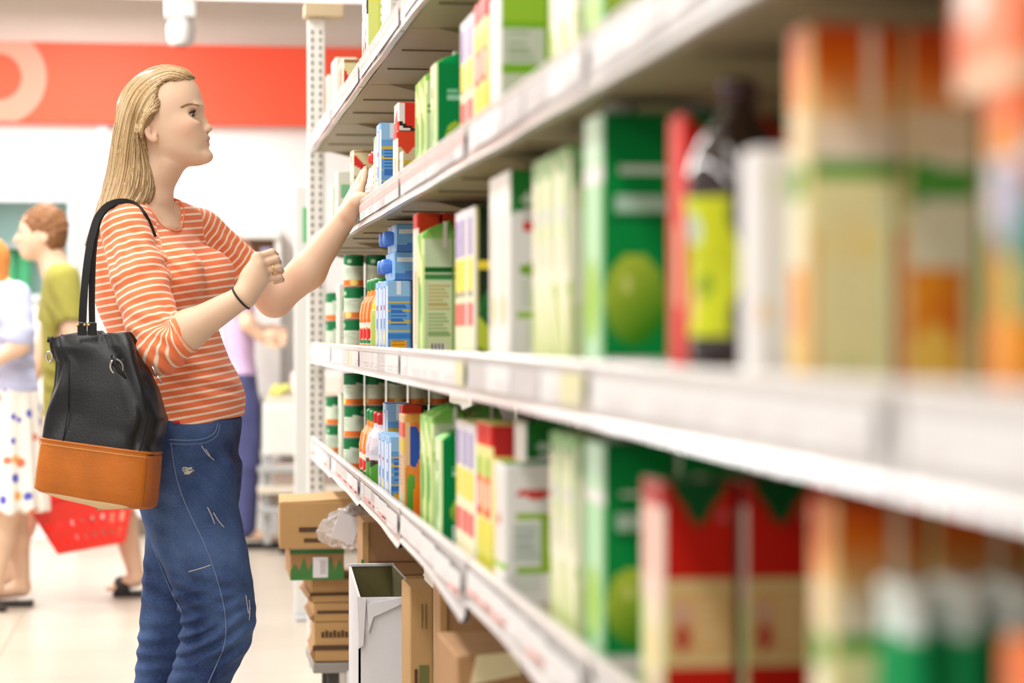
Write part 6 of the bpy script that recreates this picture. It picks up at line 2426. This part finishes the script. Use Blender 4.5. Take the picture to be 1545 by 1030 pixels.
# the basket in his hand
bo = g(139, 824, -.20)
bk = thing('shopping_basket', 'red plastic shopping basket carried by the man in olive', 'basket', bo, 0)
m_rb = mat('red_plastic', srgb(240, 48, 34), .4)
bw, bh = 78 / S(Y), 80 / S(Y)
mb = MB()
# tapered tub with slotted sides, tipped a little in the hand
tilt = .17
def tub(u, v, t):
    k = .62 + .38 * t
    p = Vector((u * bw * k, v * .145 * k, t * bh))
    return Vector((p.x * math.cos(tilt) - p.z * math.sin(tilt), p.y, p.x * math.sin(tilt) + p.z * math.cos(tilt)))
def wall(p0, p1, n):
    for i in range(n):
        for (t0, t1) in ((.0, .12), (.12, .30), (.30, .40), (.40, .58), (.58, .68), (.68, 1.0)):
            if (t0, t1) in ((.12, .30), (.40, .58)) and i % 2 == 1 and n > 4:
                continue
            a, b = lerp(v3(p0), v3(p1), i / n), lerp(v3(p0), v3(p1), (i + 1) / n)
            q = [tub(a[0], a[1], t0), tub(b[0], b[1], t0), tub(b[0], b[1], t1), tub(a[0], a[1], t1)]
            mid = (Vector((0, 0, 0)) + sum(q, Vector())) / 4
            inn = Vector((-mid.x, -mid.y, 0)).normalized() * .003
            A = [mb.bm.verts.new(x) for x in q]; B_ = [mb.bm.verts.new(x + inn) for x in q]
            mb.bm.faces.new(A); mb.bm.faces.new(B_[::-1])
            for k in range(4):
                mb.bm.faces.new((A[k], B_[k], B_[(k + 1) % 4], A[(k + 1) % 4]))
for p0, p1, n in (((-1, -1), (1, -1), 17), ((1, -1), (1, 1), 9), ((1, 1), (-1, 1), 17), ((-1, 1), (-1, -1), 9)):
    wall(p0, p1, n)
q = [mb.bm.verts.new(tub(*c, .01)) for c in ((-1, -1), (1, -1), (1, 1), (-1, 1))]
mb.bm.faces.new(q)
mb.build('tub', m_rb, bk)
mb = MB()
mb.tube([tub(*c, 1.0) for c in ((-1, -1), (0, -1), (1, -1), (1, 0), (1, 1), (0, 1), (-1, 1), (-1, 0))], .011, 8, closed=True)
mb.build('rim', m_rb, bk)
hp_ = waN + (g(137, 690, -.2) - waN) / np.linalg.norm(g(137, 690, -.2) - waN) * .10 - bo
mb = MB()
mb.tube([tub(0, -1, 1.0), Vector((hp_[0], hp_[1] - .07, hp_[2] - .01)), Vector(hp_), Vector((hp_[0], hp_[1] + .07, hp_[2] - .01)), tub(0, 1, 1.0)], .008, 8)
mb.build('handle', mat('basket_handle', srgb(60, 56, 58), .5), bk)

# ---- woman in a lavender top and a flowered skirt at the left edge
Y = 9.05
g = lambda x, y, dy=0.0: W(x, y, Y + dy)
Fl = Person('person', 'woman in a lavender top and flowered white skirt at the left edge', Y, g(0, 910))
hc = g(-30, 394)
head_left(Fl.skin, hc, 1, -1)
limb(Fl.skin, [g(-20, 412), g(0, 434)], [.048, .054], .02)
Fl.skin.add(p_loft([rowpx(430, 26, -14, .11, Y), rowpx(450, 42, -22, .155, Y), rowpx(500, 46, -26, .14, Y), rowpx(560, 46, -22, .13, Y), rowpx(620, 56, -22, .16, Y), rowpx(690, 54, -20, .16, Y)], 2.2, .02), .03)
shN, shF = g(24, 446, -.15), g(6, 446, .15)
elN, waN = g(30, 520, -.20), g(-14, 548, -.22)
elF, waF = g(0, 530, .2), g(-40, 560, .16)
for a, b, c in ((shN, elN, waN), (shF, elF, waF)):
    limb(Fl.skin, [a, b, c], [.044, .038, .026])
    hand5(Fl.skin, c, v3((-1, 0, -.1)), (0, 0, 1), curl=.4)
for dy, kx, ax in ((-.08, 8, -8), (.08, 20, 34)):
    hp, kn, an = g(16, 650, dy), g(kx, 770, dy), g(ax, 886, dy)
    limb(Fl.skin, [hp, kn, lerp(kn, an, .35), an], [.080, .054, .052, .030])
    Fl.skin.add(p_cone(an, an + np.array([-.15, 0, -.035]), .032, .02), .02)
Fl.part('body', Fl.skin, m_skin2, .008)
far_eyes(Fl, hc)
tp = Field()
tp.add(p_loft([rowpx(426, 24, -12, .10, Y), rowpx(442, 42, -22, .16, Y), rowpx(460, 48, -28, .162, Y), rowpx(500, 52, -32, .15, Y), rowpx(560, 54, -26, .145, Y), rowpx(590, 60, -26, .16, Y)], 2.2, .012))
for sh, el in ((shN, elN), (shF, elF)):
    tp.add(p_cone(sh, lerp(sh, el, .8), .058, .062), .03)
tp.add(p_ell(g(2, 424), (.055, .06, .05)), .005, 's')
tp.disp = folds([(g(20, 530, -.14), (.3, 0, .9), .06, .14, .006, 0)])
Fl.part('lavender_top', tp, mat('lavender_cloth', srgb(196, 200, 230), .9, noise=.05), .008)
sk_ = Field()
sk_.add(p_loft([rowpx(566, 52, -22, .14, Y), rowpx(600, 60, -26, .165, Y), rowpx(680, 66, -34, .19, Y), rowpx(768, 74, -46, .21, Y)], 2.1, .006))
sk_.disp = lambda P: .010 * np.sin(np.arctan2(P[:, 1] - Y, P[:, 0] - Fl.o[0] - .03) * 14) * np.clip((.95 - P[:, 2]) * 2, 0, 1)
v, q = surface_net(sk_, .008)
me = mesh_np('skirt', v - Fl.o, q)
m_sk = mat('flower_print', srgb(244, 238, 228), .9)
nt = m_sk.node_tree
tc = nt.nodes.new('ShaderNodeTexCoord'); vo = nt.nodes.new('ShaderNodeTexVoronoi'); vo.inputs['Scale'].default_value = 22
cr = nt.nodes.new('ShaderNodeValToRGB'); cr.color_ramp.interpolation = 'CONSTANT'
e = cr.color_ramp.elements
e[0].position, e[0].color = 0, srgb(244, 238, 228)
e[1].position, e[1].color = .55, srgb(88, 96, 190)
for p_, c_ in ((.70, srgb(240, 170, 90)), (.82, srgb(244, 238, 228)), (.92, srgb(220, 120, 90))):
    x = e.new(p_); x.color = c_
sp = nt.nodes.new('ShaderNodeSeparateColor')
nt.links.new(tc.outputs['Object'], vo.inputs['Vector']); nt.links.new(vo.outputs['Color'], sp.inputs['Color'])
mth = nt.nodes.new('ShaderNodeMath'); mth.operation = 'LESS_THAN'; mth.inputs[1].default_value = .42
nt.links.new(vo.outputs['Distance'], mth.inputs[0])
ml = nt.nodes.new('ShaderNodeMath'); ml.operation = 'MULTIPLY'
nt.links.new(sp.outputs[0], ml.inputs[0]); nt.links.new(mth.outputs[0], ml.inputs[1])
nt.links.new(ml.outputs[0], cr.inputs[0]); nt.links.new(cr.outputs['Color'], nt.nodes['Principled BSDF'].inputs['Base Color'])
link('skirt', me, m_sk, Fl.root)
hr = Field()
hr.add(p_ell(hc + np.array([.018, 0, .012]), (.098, .084, .094)))
hr.add(p_ell(hc + np.array([.060, 0, -.08]), (.05, .07, .09)), .03)
hr.add(p_ell(hc + np.array([-.085, 0, -.055]), (.085, .10, .085)), .01, 's')
Fl.part('hair', hr, mat('ginger_hair', srgb(214, 132, 62), .7, noise=.15, nscale=60), .008)
for dy, ax in ((-.08, -8), (.08, 34)):
    an = g(ax, 886, dy) - Fl.o
    mb = MB()
    mb.box((an[0] - .20, an[1] - .045, .002), (an[0] + .045, an[1] + .045, .020), bevel=.008)
    mb.tube([(an[0] - .12, an[1] - .044, .02), (an[0] - .115, an[1], .062), (an[0] - .12, an[1] + .044, .02)], .014, 8)
    mb.build('sandal', m_sand, Fl.root)

# ---- woman in lilac behind the shopper
Y = 11.45
g = lambda x, y, dy=0.0: W(x, y, Y + dy)
Li = Person('person', 'woman in a lilac top and navy trousers standing behind the striped shopper', Y, g(366, 822))
# keep her in front of the bargain table
hc = g(354, 386)
head_left(Li.skin, hc, 1, 1)
limb(Li.skin, [g(353, 402), g(354, 420)], [.048, .054], .02)
Li.skin.add(p_loft([rowpx(418, 372, 340, .11, Y), rowpx(436, 380, 336, .15, Y), rowpx(490, 382, 336, .14, Y), rowpx(550, 384, 340, .14, Y), rowpx(600, 388, 342, .16, Y)], 2.2, .02), .03)
shN, elN, waN = g(362, 438, -.16), g(374, 488, -.20), g(394, 508, -.20)
limb(Li.skin, [shN, elN, waN], [.044, .040, .028])
hand5(Li.skin, waN, v3((1, 0, -.1)), (0, 0, 1), curl=.3)
shF, elF, waF = g(358, 438, .16), g(372, 488, .2), g(396, 500, .2)
limb(Li.skin, [shF, elF, waF], [.044, .040, .028])
hand5(Li.skin, waF, v3((1, 0, -.1)), (0, 0, 1), curl=.3)
for dy in (-.08, .08):
    hp, kn, an = g(366, 600, dy), g(372, 700, dy), g(370, 803, dy)
    limb(Li.skin, [hp, kn, an], [.07, .05, .03])
    Li.skin.add(p_cone(an, an + np.array([.14, 0, -.03]), .03, .02), .02)
Li.part('body', Li.skin, m_skin2, .008)
far_eyes(Li, hc, 1)
tp = Field()
tp.add(p_loft([rowpx(414, 370, 342, .09, Y), rowpx(430, 381, 335, .155, Y), rowpx(490, 385, 333, .15, Y), rowpx(540, 384, 338, .148, Y), rowpx(566, 389, 338, .165, Y)], 2.2, .012))
tp.add(p_cone(shN, lerp(shN, elN, .5), .056, .054), .03)
tp.add(p_cone(shF, lerp(shF, elF, .5), .056, .054), .03)
tp.add(p_ell(g(356, 414), (.055, .06, .05)), .005, 's')
Li.part('lilac_top', tp, mat('lilac_cloth', srgb(208, 180, 218), .9, noise=.04), .008)
tr = Field()
tr.add(p_loft([rowpx(556, 386, 342, .155, Y), rowpx(600, 390, 340, .172, Y), rowpx(630, 388, 344, .165, Y)], 2.2, .02))
for dy in (-.08, .08):
    limb(tr, [g(366, 610, dy), g(372, 700, dy), g(370, 796, dy)], [.090, .068, .055], .03)
Li.part('trousers', tr, mat('navy_cotton', srgb(70, 74, 120), .85, noise=.06), .009)
hr = Field()
hr.add(p_ell(hc + np.array([-.016, 0, .014]), (.098, .084, .094)))
hr.add(p_ell(hc + np.array([-.060, 0, -.06]), (.05, .07, .09)), .03)
hr.add(p_ell(hc + np.array([.085, 0, -.055]), (.085, .10, .085)), .01, 's')
Li.part('hair', hr, mat('auburn_hair', srgb(176, 108, 58), .7, noise=.15, nscale=60), .008)
for dy in (-.08, .08):
    an = g(370, 803, dy) - Li.o
    mb = MB()
    mb.box((an[0] - .05, an[1] - .042, .002), (an[0] + .19, an[1] + .042, .020), bevel=.008)
    mb.tube([(an[0] + .11, an[1] - .042, .02), (an[0] + .105, an[1], .06), (an[0] + .11, an[1] + .042, .02)], .014, 8)
    mb.build('sandal', m_sand, Li.root)
# ================================================================= light
wd_ = bpy.data.worlds.new('world'); scene.world = wd_; wd_.use_nodes = True
bg = wd_.node_tree.nodes['Background']
bg.inputs['Color'].default_value = (1.0, .985, .975, 1)
bg.inputs["Strength"].default_value = 0.50


def area(name, loc, sx, sy, power, rot=(0, 0, 0), col=(1, .98, .955)):
    l = bpy.data.lights.new(name, 'AREA')
    l.energy = power; l.shape = 'RECTANGLE'; l.size = sx; l.size_y = sy; l.color = col
    o = bpy.data.objects.new(name, l); COL.objects.link(o); o.location = loc; o.rotation_euler = rot
    return o


for y, p in ((-1.4, 26), (0.6, 22), (2.6, 27), (4.6, 33), (6.6, 40), (8.6, 58), (10.6, 60)):  # first pair, behind the camera, is added to light the faces turned towards it
    area('unseen_ceiling_light', (-.45, y, CEIL - .03), .30, 1.5, p)
    area('unseen_ceiling_light', (-2.6, y, CEIL - .03), .30, 1.5, p * 1.2)
scene.view_settings.view_transform = 'Standard'
scene.view_settings.look = 'None'
scene.view_settings.gamma = 1.0
scene.view_settings.exposure = 0.0
